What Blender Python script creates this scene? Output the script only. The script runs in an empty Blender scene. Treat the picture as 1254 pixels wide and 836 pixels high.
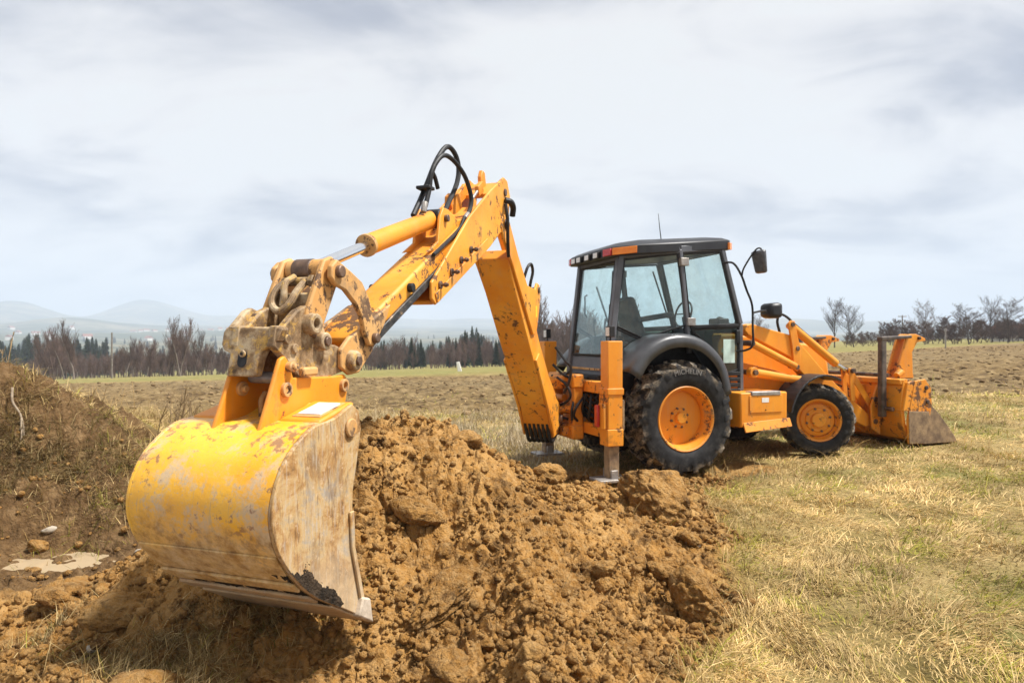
import bpy, bmesh, math, random
import numpy as np
from mathutils import Vector, Matrix

random.seed(7)
RNG = np.random.default_rng(7)
S = bpy.context.scene
C = S.collection

# ------------------------------------------------------------------ camera
cam_d = bpy.data.cameras.new('camera')
cam = bpy.data.objects.new('camera', cam_d)
C.objects.link(cam)
cam.location = (0, 0, 1.64)
cam.rotation_euler = (math.radians(90.07), 0, 0)
cam_d.sensor_width = 36
cam_d.lens = 36 * 800 / 1254
cam_d.clip_start = 0.05
cam_d.clip_end = 30000
cam_d.dof.use_dof = True
cam_d.dof.focus_distance = 3.6
cam_d.dof.aperture_fstop = 4.5
S.camera = cam

# ------------------------------------------------------------------ sky, sun, exposure
SUN_EL, SUN_AZ = math.radians(60), math.radians(98)      # azimuth clockwise from +Y (view direction)
w = bpy.data.worlds.new('World')
S.world = w
w.use_nodes = True
nt = w.node_tree
for n_ in list(nt.nodes):
    nt.nodes.remove(n_)


def wn(t, **kw):
    n = nt.nodes.new(t)
    for k, v in kw.items():
        setattr(n, k, v)
    return n


out = wn('ShaderNodeOutputWorld')
bg = wn('ShaderNodeBackground')
bg.inputs['Strength'].default_value = 0.1
sky = wn('ShaderNodeTexSky', sky_type='NISHITA', sun_disc=False)
sky.sun_elevation = SUN_EL
sky.sun_rotation = SUN_AZ
sky.altitude = 300
sky.dust_density = 2.0
tc = wn('ShaderNodeTexCoord')
sep = wn('ShaderNodeSeparateXYZ')
nt.links.new(tc.outputs['Generated'], sep.inputs[0])


def wmath(op, a, b=None, clamp=False):
    m = wn('ShaderNodeMath', operation=op, use_clamp=clamp)
    for i, v in enumerate((a, b)):
        if v is None:
            continue
        if isinstance(v, (int, float)):
            m.inputs[i].default_value = v
        else:
            nt.links.new(v, m.inputs[i])
    return m.outputs[0]


zz = wmath('ADD', wmath('ABSOLUTE', sep.outputs['Z']), 0.30)
cmb = wn('ShaderNodeCombineXYZ')
nt.links.new(wmath('DIVIDE', sep.outputs['X'], zz), cmb.inputs[0])
nt.links.new(wmath('DIVIDE', sep.outputs['Y'], zz), cmb.inputs[1])
cmb.inputs[2].default_value = 3.7


def wnoise(scale, detail, dist, off):
    mp = wn('ShaderNodeMapping')
    mp.inputs['Location'].default_value = off
    mp.inputs['Scale'].default_value = (0.75, 1.15, 1)
    nt.links.new(cmb.outputs[0], mp.inputs[0])
    n = wn('ShaderNodeTexNoise')
    n.inputs['Scale'].default_value = scale
    n.inputs['Detail'].default_value = detail
    n.inputs['Roughness'].default_value = 0.55
    n.inputs['Distortion'].default_value = dist
    nt.links.new(mp.outputs[0], n.inputs['Vector'])
    return n.outputs['Fac']


cl = wmath('ADD', wmath('MULTIPLY', wnoise(1.0, 5, 0.5, (2.1, 0.6, 0)), 0.58),
           wmath('MULTIPLY', wnoise(2.8, 8, 0.7, (5.1, 7.3, 0)), 0.42))
rmp = wn('ShaderNodeValToRGB')
rmp.color_ramp.interpolation = 'B_SPLINE'
e = rmp.color_ramp.elements
e[0].position, e[0].color = 0.41, (0.34, 0.365, 0.46, 1)
e[1].position, e[1].color = 0.56, (1.04, 1.02, 1.0, 1)
m_ = e.new(0.495)
m_.color = (0.90, 0.89, 0.895, 1)
nt.links.new(cl, rmp.inputs[0])
sc_ = wn('ShaderNodeMix', data_type='RGBA', blend_type='MULTIPLY')
sc_.inputs['Factor'].default_value = 1
nt.links.new(rmp.outputs['Color'], sc_.inputs['A'])
sc_.inputs['B'].default_value = (3.9, 3.9, 3.9, 1)
mx = wn('ShaderNodeMix', data_type='RGBA')
mx.inputs['Factor'].default_value = 0.96
nt.links.new(sky.outputs[0], mx.inputs['A'])
nt.links.new(sc_.outputs['Result'], mx.inputs['B'])
nt.links.new(mx.outputs['Result'], bg.inputs['Color'])
nt.links.new(bg.outputs[0], out.inputs['Surface'])

sun_d = bpy.data.lights.new('sun', 'SUN')
sun_d.energy = 3.8
sun_d.angle = math.radians(6)
sun_d.color = (1.0, 0.965, 0.91)
sun = bpy.data.objects.new('sun', sun_d)
C.objects.link(sun)
sdir = Vector((math.sin(SUN_AZ) * math.cos(SUN_EL), math.cos(SUN_AZ) * math.cos(SUN_EL), math.sin(SUN_EL)))
sun.rotation_euler = (-sdir).to_track_quat('-Z', 'Y').to_euler()
sun.location = sdir * 40

S.view_settings.view_transform = 'Standard'
S.view_settings.look = 'None'
S.view_settings.exposure = 1.16
S.view_settings.gamma = 1
S.render.engine = 'CYCLES'
S.cycles.use_denoising = True
S.cycles.max_bounces = 8
S.cycles.transparent_max_bounces = 24
S.cycles.volume_bounces = 2


# ------------------------------------------------------------------ noise
def _hash(ix, iy, seed):
    h = (ix.astype(np.int64) * 374761393 + iy.astype(np.int64) * 668265263 + seed * 1442695041) & 0xffffffff
    h = ((h ^ (h >> 13)) * 1274126177) & 0xffffffff
    h = h ^ (h >> 16)
    return (h & 0xffff) / 65535.0 * 2 * np.pi


def perlin(x, y, seed=0):
    ix, iy = np.floor(x), np.floor(y)
    fx, fy = x - ix, y - iy
    u_, v_ = fx * fx * fx * (fx * (fx * 6 - 15) + 10), fy * fy * fy * (fy * (fy * 6 - 15) + 10)
    r = []
    for dx in (0, 1):
        for dy in (0, 1):
            a = _hash(ix + dx, iy + dy, seed)
            r.append(np.cos(a) * (fx - dx) + np.sin(a) * (fy - dy))
    return (r[0] * (1 - v_) + r[1] * v_) * (1 - u_) + (r[2] * (1 - v_) + r[3] * v_) * u_


def fbm(x, y, seed, n=3):
    s, a = 0, 1
    for i in range(n):
        s = s + a * perlin(x * 2 ** i, y * 2 ** i, seed + i)
        a *= .5
    return s


def sstep(a, b, x):
    t = np.clip((x - a) / (b - a), 0, 1)
    return t * t * (3 - 2 * t)


# ------------------------------------------------------------------ terrain
def seg_ridge(x, y, pts, wf, wb):
    """height of a soil ridge along a polyline, gentle towards the viewer (wf), steeper behind (wb)"""
    best = np.zeros_like(x)
    for (x0, y0, h0), (x1, y1, h1) in zip(pts[:-1], pts[1:]):
        dx, dy = x1 - x0, y1 - y0
        L2 = dx * dx + dy * dy
        t = np.clip(((x - x0) * dx + (y - y0) * dy) / L2, 0, 1)
        px, py = x0 + t * dx, y0 + t * dy
        d = np.hypot(x - px, y - py)
        side = (x - px) * dy - (y - py) * dx
        wd = np.where(side > 0, wf, wb)
        k = np.clip(1 - d / wd, 0, 1)
        best = np.maximum(best, (h0 + t * (h1 - h0)) * k * k * (1.9 - .9 * k) ** 1.0)
    return best


def dirt_mask(x, y):
    wob = .16 * fbm(x * 1.3, y * 1.3, 3) + .08 * perlin(x * 5, y * 5, 9)
    toe = np.interp(y, [0, 2, 3.1, 3.9, 5, 5.9, 6.5, 7.3, 8.2], [.0, .42, .80, 1.28, 1.62, 1.82, 2.0, 1.95, 1.7])
    back = np.interp(x, [-9, -4.4, -3.4, -2.4, .2, .7, 2.4], [8.6, 8.2, 7.0, 6.3, 6.5, 7.9, 8.2])
    a = sstep(-.30, .22, toe - x + wob * 1.5)
    b = sstep(-.25, .25, back - y + wob * 1.5)
    m = a * b
    # churned wheel and pad marks
    for cx, cy, r in ((2.0, 7.85, .75), (.75, 9.7, .7), (.95, 8.3, .8), (2.9, 8.3, .55)):
        m = np.maximum(m, .85 * sstep(0, .5, 1 - np.hypot(x - cx, y - cy) / r + wob * 1.5))
    return np.clip(m, 0, 1)


def field_mask(x, y):
    wob = 1.2 * fbm(x * .12, y * .12, 21)
    near = 16.5 + .42 * np.clip(-x, 0, 99) + .10 * np.clip(x - 6, 0, 99)
    far = 41 + .75 * np.clip(x - 4, 0, 70) + .25 * np.clip(-x, 0, 60)
    return sstep(-1.2, 1.2, y - near + wob) * sstep(-1.0, 1.0, far - y + wob * .7)


def smooth_ground(x, y):
    a = x / np.maximum(y, 1)
    g = 1 - .72 * sstep(.1, .42, a)
    sp = np.log1p(np.exp(np.clip((y - 52) / 6, -30, 30))) * 6
    z = -(.008 * np.clip(y - 8, -8, 400) + .026 * np.minimum(sp, 150)) * g
    z = z + .028 * (np.clip(x, -160, 160) - 2) + .06 * np.tanh((x - 2) / 3)
    return z


def mounds(x, y):
    z = np.zeros_like(x)
    # heap of dug soil
    z = np.maximum(z, sstep(-3.4, -2.0, x) * seg_ridge(x, y, [(-2.3, 4.75, .62), (-1.8, 4.85, .92), (-1.1, 5.05, 1.22), (-.72, 5.15, 1.16), (-.3, 5.3, .90), (.2, 5.5, .60), (.7, 5.7, .27), (1.25, 5.5, .14)], 2.5, 1.15))
    z = np.maximum(z, seg_ridge(x, y, [(-.35, 4.9, .62), (.0, 4.2, .50), (.08, 3.4, .36), (.12, 2.6, .32), (.1, 1.9, .26)], .75, 1.0))
    z = np.maximum(z, seg_ridge(x, y, [(-3.2, 3.4, .12), (-2.3, 3.15, .26), (-1.5, 2.7, .30), (-1.0, 2.1, .25)], 1.0, .8))
    # spoil bank on the left
    dx, dy = x + 6.3, y - 7.4
    sx = np.where(dx > 0, 1.55, 3.0)
    sy = np.where(dy > 0, 1.7, .82)
    z = np.maximum(z, 1.80 * np.exp(-(dx / sx) ** 2 / 1.0 * .5 - (dy / sy) ** 2 * .5))
    # hollow under the bucket lip
    z = z - .16 * np.exp(-(((x + .62) / .45) ** 2 + ((y - 3.15) / .4) ** 2))
    return z


def topsoil(x, y):
    """dark turfy soil of the left bank and the trampled flat before it"""
    w = .5 * fbm(x * 1.1, y * 1.1, 64)
    return sstep(-.35, .35, y - 4.65 + w) * sstep(-2.2, -3.2, x + w * .6) * .9


PUD_Z = -.31


def billow(x, y, seed):
    return np.abs(perlin(x, y, seed)) * 2 - .5


def ground_z(x, y, fine=True):
    x = np.asarray(x, float)
    y = np.asarray(y, float)
    m = dirt_mask(x, y)
    f = field_mask(x, y)
    r = np.hypot(x, y)
    z = smooth_ground(x, y)
    nearw = 1 - sstep(9, 14, r)
    z = z + mounds(x, y) * nearw
    if fine:
        wx = x + .10 * perlin(x * 2.2, y * 2.2, 61)
        wy = y + .10 * perlin(x * 2.2, y * 2.2, 62)
        k = .55 + .9 * sstep(-.3, .4, perlin(x * 1.1, y * 1.1, 77))
        rough = .15 * perlin(wx * 1.2, wy * 1.2, 11) + .085 * billow(wx * 2.9, wy * 2.9, 12) * k + .050 * billow(wx * 6.5, wy * 6.5, 13) * k \
            + .034 * billow(wx * 14, wy * 14, 14) * k + .020 * billow(wx * 31, wy * 31, 15) * (.5 + .6 * k) + .010 * billow(x * 66, y * 66, 16)
        wx = x + .03 * perlin(x * 11, y * 11, 65)
        flat = 1 - .75 * np.exp(-(((x - .9) / .75) ** 2 + ((y - 7.4) / .7) ** 2))
        bank = np.exp(-(((x + 5.3) / 1.9) ** 2 + ((y - 6.7) / 1.3) ** 2))
        rough = rough * (1 + .25 * bank)
        z = z + m * nearw * rough * flat * (.45 + .55 * sstep(.0, .3, m))
        z = z + (1 - m) * (1 - f) * (.05 * perlin(x * .9, y * .9, 31) + .03 * perlin(x * 3, y * 3, 32) + .016 * perlin(x * 9, y * 9, 33)) * (1 - sstep(60, 120, r))
        pud = np.exp(-(((x + 4.02) / .70) ** 2 + ((y - 5.80) / .42) ** 2) ** 2)
        z = z * (1 - pud) + pud * (PUD_Z - .025 + .10 * perlin(x * 3.1, y * 3.1, 111) + .05 * perlin(x * 8, y * 8, 112))
        fy = y + .03 * x
        z = z + f * (.10 * billow(x * .35, fy * .9, 41) + .10 * billow(x * 1.1, fy * 1.6, 42) + .07 * billow(x * 3.1, fy * 3.4, 43)) * (1 - .7 * sstep(30, 90, r))
    return z


# ------------------------------------------------------------------ materials
class NT:
    def __init__(self, name):
        self.m = bpy.data.materials.new(name)
        self.m.use_nodes = True
        self.t = self.m.node_tree
        self.b = self.t.nodes['Principled BSDF']
        self.o = self.t.nodes['Material Output']
        self.co = self.t.nodes.new('ShaderNodeTexCoord').outputs['Object']

    def link(self, a, b):
        self.t.links.new(a, b)

    def set(self, sock, v):
        if isinstance(v, (int, float)):
            sock.default_value = v
        elif isinstance(v, (tuple, list)):
            sock.default_value = tuple(v) + ((1,) if len(v) == 3 and len(sock.default_value) == 4 else ())
        else:
            self.link(v, sock)

    def noise(self, scale, detail=4, rough=.55, dist=0, vec=None, stretch=None):
        n = self.t.nodes.new('ShaderNodeTexNoise')
        n.inputs['Scale'].default_value = scale
        n.inputs['Detail'].default_value = detail
        n.inputs['Roughness'].default_value = rough
        n.inputs['Distortion'].default_value = dist
        v = vec or self.co
        if stretch:
            mp = self.t.nodes.new('ShaderNodeMapping')
            mp.inputs['Scale'].default_value = stretch
            self.link(v, mp.inputs[0])
            v = mp.outputs[0]
        self.link(v, n.inputs['Vector'])
        return n.outputs['Fac']

    def ramp(self, fac, *stops):
        r = self.t.nodes.new('ShaderNodeValToRGB')
        e = r.color_ramp.elements
        while len(e) > 1:
            e.remove(e[-1])
        for i, (p, c) in enumerate(stops):
            x = e[0] if i == 0 else e.new(p)
            x.position = p
            x.color = tuple(c) + (1,) if not isinstance(c, (int, float)) else (c, c, c, 1)
        self.set(r.inputs[0], fac)
        return r.outputs['Color']

    def mix(self, f, a, b, mode='MIX'):
        n = self.t.nodes.new('ShaderNodeMix')
        n.data_type = 'RGBA'
        n.blend_type = mode
        self.set(n.inputs['Factor'], f)
        self.set(n.inputs['A'], a)
        self.set(n.inputs['B'], b)
        return n.outputs['Result']

    def math(self, op, a, b=0.0, clamp=False):
        n = self.t.nodes.new('ShaderNodeMath')
        n.operation = op
        n.use_clamp = clamp
        self.set(n.inputs[0], a)
        self.set(n.inputs[1], b)
        return n.outputs[0]

    def attr(self, name, color=False):
        n = self.t.nodes.new('ShaderNodeAttribute')
        n.attribute_name = name
        return n.outputs['Color' if color else 'Fac']

    def bump(self, h, strength=.3, dist=.02):
        n = self.t.nodes.new('ShaderNodeBump')
        n.inputs['Strength'].default_value = strength
        n.inputs['Distance'].default_value = dist
        self.link(h, n.inputs['Height'])
        self.link(n.outputs[0], self.b.inputs['Normal'])

    def edge(self, radius=.012):
        """mask that is high on convex and concave edges"""
        bv = self.t.nodes.new('ShaderNodeBevel')
        bv.samples = 4
        bv.inputs['Radius'].default_value = radius
        g = self.t.nodes.new('ShaderNodeNewGeometry')
        d = self.t.nodes.new('ShaderNodeVectorMath')
        d.operation = 'DOT_PRODUCT'
        self.link(bv.outputs[0], d.inputs[0])
        self.link(g.outputs['Normal'], d.inputs[1])
        return self.math('MULTIPLY', self.math('SUBTRACT', 1.0, d.outputs['Value'], True), 5.0, True)

    def up(self):
        g = self.t.nodes.new('ShaderNodeNewGeometry')
        s = self.t.nodes.new('ShaderNodeSeparateXYZ')
        self.link(g.outputs['Normal'], s.inputs[0])
        return s.outputs['Z']

    def fin(self, color, rough=.5, metal=0., spec=.5, coat=0.):
        self.set(self.b.inputs['Base Color'], color)
        self.set(self.b.inputs['Roughness'], rough)
        self.set(self.b.inputs['Metallic'], metal)
        self.set(self.b.inputs['Specular IOR Level'], spec)
        if coat:
            self.b.inputs['Coat Weight'].default_value = coat
            self.b.inputs['Coat Roughness'].default_value = .25
        return self.m


MAT = {}
SOIL = (.40, .245, .105)


def paint(name, base, light, wear=.5, mud=.5, rough=.38, edge=.0, rust=(.10, .045, .025)):
    n = NT(name)
    c = n.mix(n.ramp(n.noise(2.2, 5), (.35, 0), (.68, 1)), base, light)
    # faint vertical run marks and sun fading
    c = n.mix(n.math('MULTIPLY', n.ramp(n.noise(5, 5, stretch=(3, 3, .35)), (.5, 0), (.75, 1)), .22), c, (.52, .34, .16))
    # rust blotches with ragged edges, and a few small chips
    ch = n.math('ADD', n.math('MULTIPLY', n.noise(11, 10, .72), .60), n.math('MULTIPLY', n.noise(1.7, 3), .40))
    th = .620 - .052 * wear
    chm = n.ramp(ch, (th, 0), (th + .02, 1))
    chip = n.math('MULTIPLY', n.ramp(n.noise(70, 3, .6), (.665, 0), (.69, 1)), n.ramp(n.noise(3.3, 3), (.5, 0), (.62, 1)))
    chm = n.math('MAXIMUM', chm, n.math('MULTIPLY', chip, min(1, .5 + .5 * wear)))
    c = n.mix(n.math('MULTIPLY', chm, .9), c, n.mix(n.noise(30, 5), rust, (.045, .036, .03)))
    if edge:
        c = n.mix(n.math('MULTIPLY', n.math('MULTIPLY', n.edge(), n.ramp(n.noise(16, 5, .7), (.35, .2), (.6, 1))), edge), c, (.60, .47, .34))
    # scratches
    scr = n.ramp(n.noise(11, 3, .5, 1.5, stretch=(1, 1, 9)), (.70 - .05 * wear, 0), (.74, 1))
    c = n.mix(n.math('MULTIPLY', scr, .30), c, (.20, .13, .08))
    # grease and oily grime
    oil = n.ramp(n.math('ADD', n.math('MULTIPLY', n.noise(3.1, 9, .72), .8), n.math('MULTIPLY', n.noise(1.3, 2), .2)), (.60 - .03 * mud, 0), (.66 - .03 * mud, .75))
    c = n.mix(n.math('MULTIPLY', oil, min(.25 + .75 * wear, .95)), c, (.07, .042, .024))
    # dried soil
    mdm = n.ramp(n.math('ADD', n.noise(3.7, 8, .7), n.math('MULTIPLY', n.noise(23, 5, .7), .35)), (.90 - .26 * mud, 0), (1.02 - .22 * mud, .85))
    c = n.mix(mdm, c, n.mix(n.noise(14), SOIL, (.30, .19, .10)))
    n.bump(n.math('ADD', n.math('MULTIPLY', n.noise(18, 5), .5), n.math('MULTIPLY', chm, -.5)), .18, .01)
    return n.fin(c, n.mix(n.math('MAXIMUM', chm, mdm), n.mix(n.noise(4, 6, .7), (rough - .02,) * 3, (rough + .3,) * 3), (.85,) * 3), 0, .45)


OR_, OL_ = (.73, .238, .008), (.82, .325, .02)
MAT['paint'] = paint('orange_paint', OR_, OL_, .40, .35, edge=.35)
MAT['paint_boom'] = paint('worn_orange_paint', (.71, .245, .012), (.80, .365, .035), 1.45, .55, edge=.4)
MAT['paint_link'] = paint('scuffed_orange_paint', (.54, .26, .065), (.60, .34, .12), 1.6, .80, .5, .7)
MAT['paint_rear'] = paint('dirty_orange_paint', (.70, .232, .010), (.78, .31, .022), 1.4, .6, edge=.3)


def bucket_paint():
    n = NT('bucket_paint')
    p = n.t.nodes.new('ShaderNodeSeparateXYZ')
    n.link(n.co, p.inputs[0])
    z = p.outputs['Z']
    c = n.mix(n.ramp(n.noise(3, 5), (.35, 0), (.65, 1)), (.80, .37, .012), (.84, .49, .04))
    top = n.ramp(z, (1.12, 0), (1.24, 1))
    c = n.mix(top, c, (.74, .30, .03))
    # bare and greyish scuffs
    sc = n.ramp(n.math('ADD', n.noise(5.5, 8, .72), n.math('MULTIPLY', n.noise(40, 4, .7), .28)), (.635, 0), (.74, 1))
    c = n.mix(n.math('MULTIPLY', sc, .8), c, n.mix(n.noise(17), (.47, .40, .33), (.60, .42, .22)))
    c = n.mix(n.math('MULTIPLY', n.ramp(n.noise(6, 7, .72, .4, stretch=(8, 8, .7)), (.56, 0), (.64, 1)), .5), c, (.46, .33, .17))
    c = n.mix(n.math('MULTIPLY', n.ramp(n.noise(4, 7, .72, .8, stretch=(1.2, 1.2, 12)), (.62, 0), (.68, 1)), .25), c, (.22, .11, .045))
    sp = n.ramp(n.noise(75, 4, .7), (.61, 0), (.67, 1))
    c = n.mix(n.math('MULTIPLY', sp, .65), c, (.40, .33, .27))
    rs = n.ramp(n.math('MULTIPLY', n.noise(22, 6, .7), n.math('ADD', n.noise(2.4, 3), .35)), (.47, 0), (.53, 1))
    c = n.mix(n.math('MULTIPLY', rs, .8), c, (.26, .11, .04))
    # dried soil caked on the lower half, where the bucket has been in the ground
    zz = n.math('ADD', z, n.math('MULTIPLY', n.math('SUBTRACT', n.noise(6, 7, .65), .5), .55))
    lo = n.ramp(zz, (.72, 1), (.88, 0))
    c = n.mix(n.math('MULTIPLY', lo, .85), c, n.ramp(n.noise(12, 9, .74), (.38, (.30, .17, .06)), (.50, (.52, .35, .15)), (.62, (.66, .50, .28))))
    n.bump(n.math('ADD', n.noise(26, 6, .65), n.math('MULTIPLY', lo, .5)), .35, .008)
    return n.fin(c, n.mix(lo, (.38, .38, .38), (.85, .85, .85)), 0, .5, .1)


MAT['bucket'] = bucket_paint()


def bucket_side():
    n = NT('scoured_side_steel')
    p = n.t.nodes.new('ShaderNodeSeparateXYZ')
    n.link(n.co, p.inputs[0])
    c = n.ramp(n.noise(4.5, 10, .74, .6), (.38, (.15, .075, .026)), (.46, (.38, .205, .068)), (.54, (.50, .34, .155)), (.63, (.33, .28, .22)))
    st = n.noise(9, 6, .7, .4, stretch=(1, 1, .4))
    c = n.mix(n.ramp(st, (.52, 0), (.66, .7)), c, (.20, .12, .06))
    c = n.mix(n.math('MULTIPLY', n.ramp(n.noise(30, 5, .7), (.58, 0), (.66, 1)), .6), c, (.60, .44, .28))
    c = n.mix(n.math('MULTIPLY', n.ramp(n.noise(7, 6, .7, .3, stretch=(9, 9, .8)), (.54, 0), (.62, 1)), .5), c, (.48, .42, .35))
    c = n.mix(n.math('MULTIPLY', n.ramp(n.noise(5, 6, .7, .5, stretch=(11, 11, 1.1)), (.57, 0), (.63, 1)), .6), c, (.12, .062, .026))
    lo = n.ramp(n.math('ADD', p.outputs['Z'], n.math('MULTIPLY', n.math('SUBTRACT', n.noise(7, 6, .6), .5), .5)), (.45, 1), (.75, 0))
    c = n.mix(n.math('MULTIPLY', lo, .6), c, (.56, .42, .26))
    hi = n.ramp(n.math('ADD', p.outputs['Z'], n.math('MULTIPLY', n.math('SUBTRACT', n.noise(9, 6, .6), .5), .25)), (1.12, 0), (1.22, 1))
    c = n.mix(n.math('MULTIPLY', hi, .75), c, (.66, .30, .08))
    n.bump(n.noise(24, 7, .65), .4, .008)
    return n.fin(c, .75, 0, .4)


MAT['bucket_side'] = bucket_side()


def simple(name, c0, c1, scale=8, rough=.5, metal=0., spec=.5, bump=.1, bscale=40, bd=.01, detail=5):
    n = NT(name)
    f = n.ramp(n.noise(scale, detail, .6), (.35, 0), (.66, 1))
    c = n.mix(f, c0, c1)
    if bump:
        n.bump(n.noise(bscale, 5, .6), bump, bd)
    return n.fin(c, rough, metal, spec)


MAT['steel_dirty'] = simple('dirty_steel', (.15, .10, .065), (.36, .25, .14), 9, .7, .15, .4, .35, 35)
MAT['pin'] = simple('greasy_pin_steel', (.05, .035, .03), (.20, .12, .075), 14, .5, .35, .5, .2)
MAT['casting'] = None


def casting():
    n = NT('mud_caked_casting')
    c = n.ramp(n.noise(7, 10, .72), (.36, (.095, .055, .026)), (.48, (.25, .155, .075)), (.60, (.47, .36, .22)))
    yl = n.ramp(n.noise(16, 8, .74, .3), (.54, 0), (.60, 1))
    c = n.mix(n.math('MULTIPLY', yl, .55), c, (.62, .36, .06))
    dk = n.ramp(n.noise(9, 9, .74, .2), (.56, 0), (.66, 1))
    c = n.mix(n.math('MULTIPLY', dk, .75), c, (.10, .065, .04))
    c = n.mix(n.math('MULTIPLY', n.edge(.012), .5), c, (.62, .52, .38))
    n.bump(n.noise(45, 7, .7), .45, .006)
    return n.fin(c, .75, 0, .35)


MAT['casting'] = casting()
MAT['rubber'] = None


def rubber():
    n = NT('tyre_rubber')
    c = n.ramp(n.noise(12, 5), (.3, (.010, .010, .011)), (.7, (.030, .030, .031)))
    g = n.t.nodes.new('ShaderNodeSeparateXYZ')
    n.link(n.co, g.inputs[0])
    # distance from the wheel's own axis, in the wheel's local x-z plane
    r = n.math('SQRT', n.math('ADD', n.math('MULTIPLY', g.outputs['X'], g.outputs['X']), n.math('MULTIPLY', g.outputs['Z'], g.outputs['Z'])))
    rad = n.attr('tread')
    mk = n.math('MULTIPLY', rad, n.ramp(n.noise(9, 8, .7), (.46, 0), (.66, .8)))
    c = n.mix(mk, c, n.mix(n.noise(20), (.36, .26, .15), (.62, .52, .38)))
    dust = n.ramp(n.noise(6, 8, .72), (.50, 0), (.72, .55))
    c = n.mix(n.math('MULTIPLY', dust, .3), c, (.14, .125, .11))
    n.bump(n.noise(40, 5), .2, .006)
    return n.fin(c, .7, 0, .22)


MAT['rubber'] = rubber()
MAT['plastic'] = simple('dark_grey_plastic', (.018, .018, .020), (.032, .033, .036), 4, .42, 0, .35, .06, 90)
MAT['plastic_worn'] = simple('grey_panel_paint', (.075, .08, .092), (.12, .125, .14), 3, .45, 0, .5, .05, 60)
MAT['black'] = simple('black_rubber_hose', (.008, .008, .009), (.022, .021, .021), 20, .55, 0, .35, .15, 60)
MAT['chrome'] = simple('chromed_rod', (.72, .74, .76), (.82, .83, .84), 4, .16, 1., .5, 0)
MAT['galv'] = simple('weathered_bare_steel', (.22, .20, .19), (.40, .37, .33), 12, .5, .5, .5, .15)
MAT['rail'] = None
n = NT('greased_wear_rail')
c = n.ramp(n.noise(14, 7, .75, .2, stretch=(1, 1, 2)), (.42, (.012, .012, .013)), (.58, (.05, .048, .045)), (.70, (.45, .30, .16)))
n.bump(n.noise(30, 5), .4, .006)
MAT['rail'] = n.fin(c, .42)
MAT['steel_pale'] = simple('pale_worn_steel', (.42, .34, .25), (.66, .56, .44), 14, .7, .1, .4, .3, 40)
MAT['white'] = simple('white_sticker', (.72, .70, .66), (.82, .81, .78), 30, .6, 0, .4, 0)
MAT['amber'] = simple('amber_lens', (.80, .20, .008), (.88, .28, .02), 20, .25, 0, .6, 0)
MAT['red'] = simple('red_lens', (.42, .02, .02), (.52, .05, .04), 20, .25, 0, .6, 0)
MAT['lens'] = simple('clear_lamp_lens', (.60, .60, .58), (.80, .80, .78), 60, .2, 0, .7, .3, 120)
MAT['vinyl'] = simple('dark_seat_vinyl', (.030, .034, .036), (.05, .055, .058), 12, .6, 0, .4, .1)
MAT['mirror'] = simple('mirror_back_plastic', (.05, .05, .055), (.12, .12, .125), 12, .4, 0, .5, 0)
MAT['crimson'] = simple('rust_red_steel', (.20, .05, .025), (.34, .13, .05), 20, .75)

n = NT('tinted_cab_glass')
tr = n.t.nodes.new('ShaderNodeBsdfTransparent')
tr.inputs[0].default_value = (.905, .955, .95, 1)
gl = n.t.nodes.new('ShaderNodeBsdfGlossy')
gl.inputs['Roughness'].default_value = .02
gl.inputs[0].default_value = (.9, 1, .98, 1)
fr = n.t.nodes.new('ShaderNodeLayerWeight')
fr.inputs[0].default_value = .5
ms = n.t.nodes.new('ShaderNodeMixShader')
n.link(n.math('ADD', n.math('MULTIPLY', n.math('POWER', fr.outputs['Facing'], 4.0), .8), .035, True), ms.inputs[0])
n.link(tr.outputs[0], ms.inputs[1])
n.link(gl.outputs[0], ms.inputs[2])
dl = n.t.nodes.new('ShaderNodeBsdfDiffuse')
dl.inputs[0].default_value = (.45, .43, .38, 1)
ds = n.t.nodes.new('ShaderNodeMixShader')
n.link(n.ramp(n.noise(4.5, 7, .7), (.42, 0), (.72, .09)), ds.inputs[0])
n.link(ms.outputs[0], ds.inputs[1])
n.link(dl.outputs[0], ds.inputs[2])
n.link(ds.outputs[0], n.o.inputs['Surface'])
MAT['glass'] = n.m
MAT['glass_dark_inside'] = n.m.copy()  # same glass; the unlit cab interior behind it is put into a dark tint
MAT['glass_dark_inside'].name = 'glass_over_dark_cab'
for q_ in MAT['glass_dark_inside'].node_tree.nodes:
    if q_.type == 'BSDF_TRANSPARENT':
        q_.inputs[0].default_value = (.36, .46, .40, 1)


def soil_nodes(n):
    c = n.ramp(n.noise(2.3, 9, .7), (.34, (.165, .078, .019)), (.50, (.34, .172, .045)), (.66, (.46, .262, .088)))
    c = n.mix(n.ramp(n.noise(19, 7, .72), (.44, 0), (.70, .8)), c, (.44, .283, .125))
    c = n.mix(n.ramp(n.noise(6, 8, .7), (.54, 0), (.64, .85)), c, (.085, .042, .015))
    c = n.mix(n.ramp(n.noise(130, 3, .6), (.60, 0), (.70, .5)), c, (.46, .33, .185))
    return c


def soil_height(n):
    def vor(s, p):
        v = n.t.nodes.new('ShaderNodeTexVoronoi')
        v.inputs['Scale'].default_value = s
        n.link(n.co, v.inputs['Vector'])
        return n.math('MULTIPLY', v.outputs['Distance'], -p)
    h = n.math('ADD', vor(26, .9), vor(70, .5))
    return n.math('ADD', h, n.math('ADD', n.math('MULTIPLY', n.noise(40, 8, .75), 1.0), n.math('MULTIPLY', n.noise(150, 4, .7), .35)))


n = NT('clay_soil')
n.co = n.t.nodes.new('ShaderNodeNewGeometry').outputs['Position']
n.bump(soil_height(n), 1.0, .022)
MAT['soil'] = n.fin(soil_nodes(n), .95, 0, .15)

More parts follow.
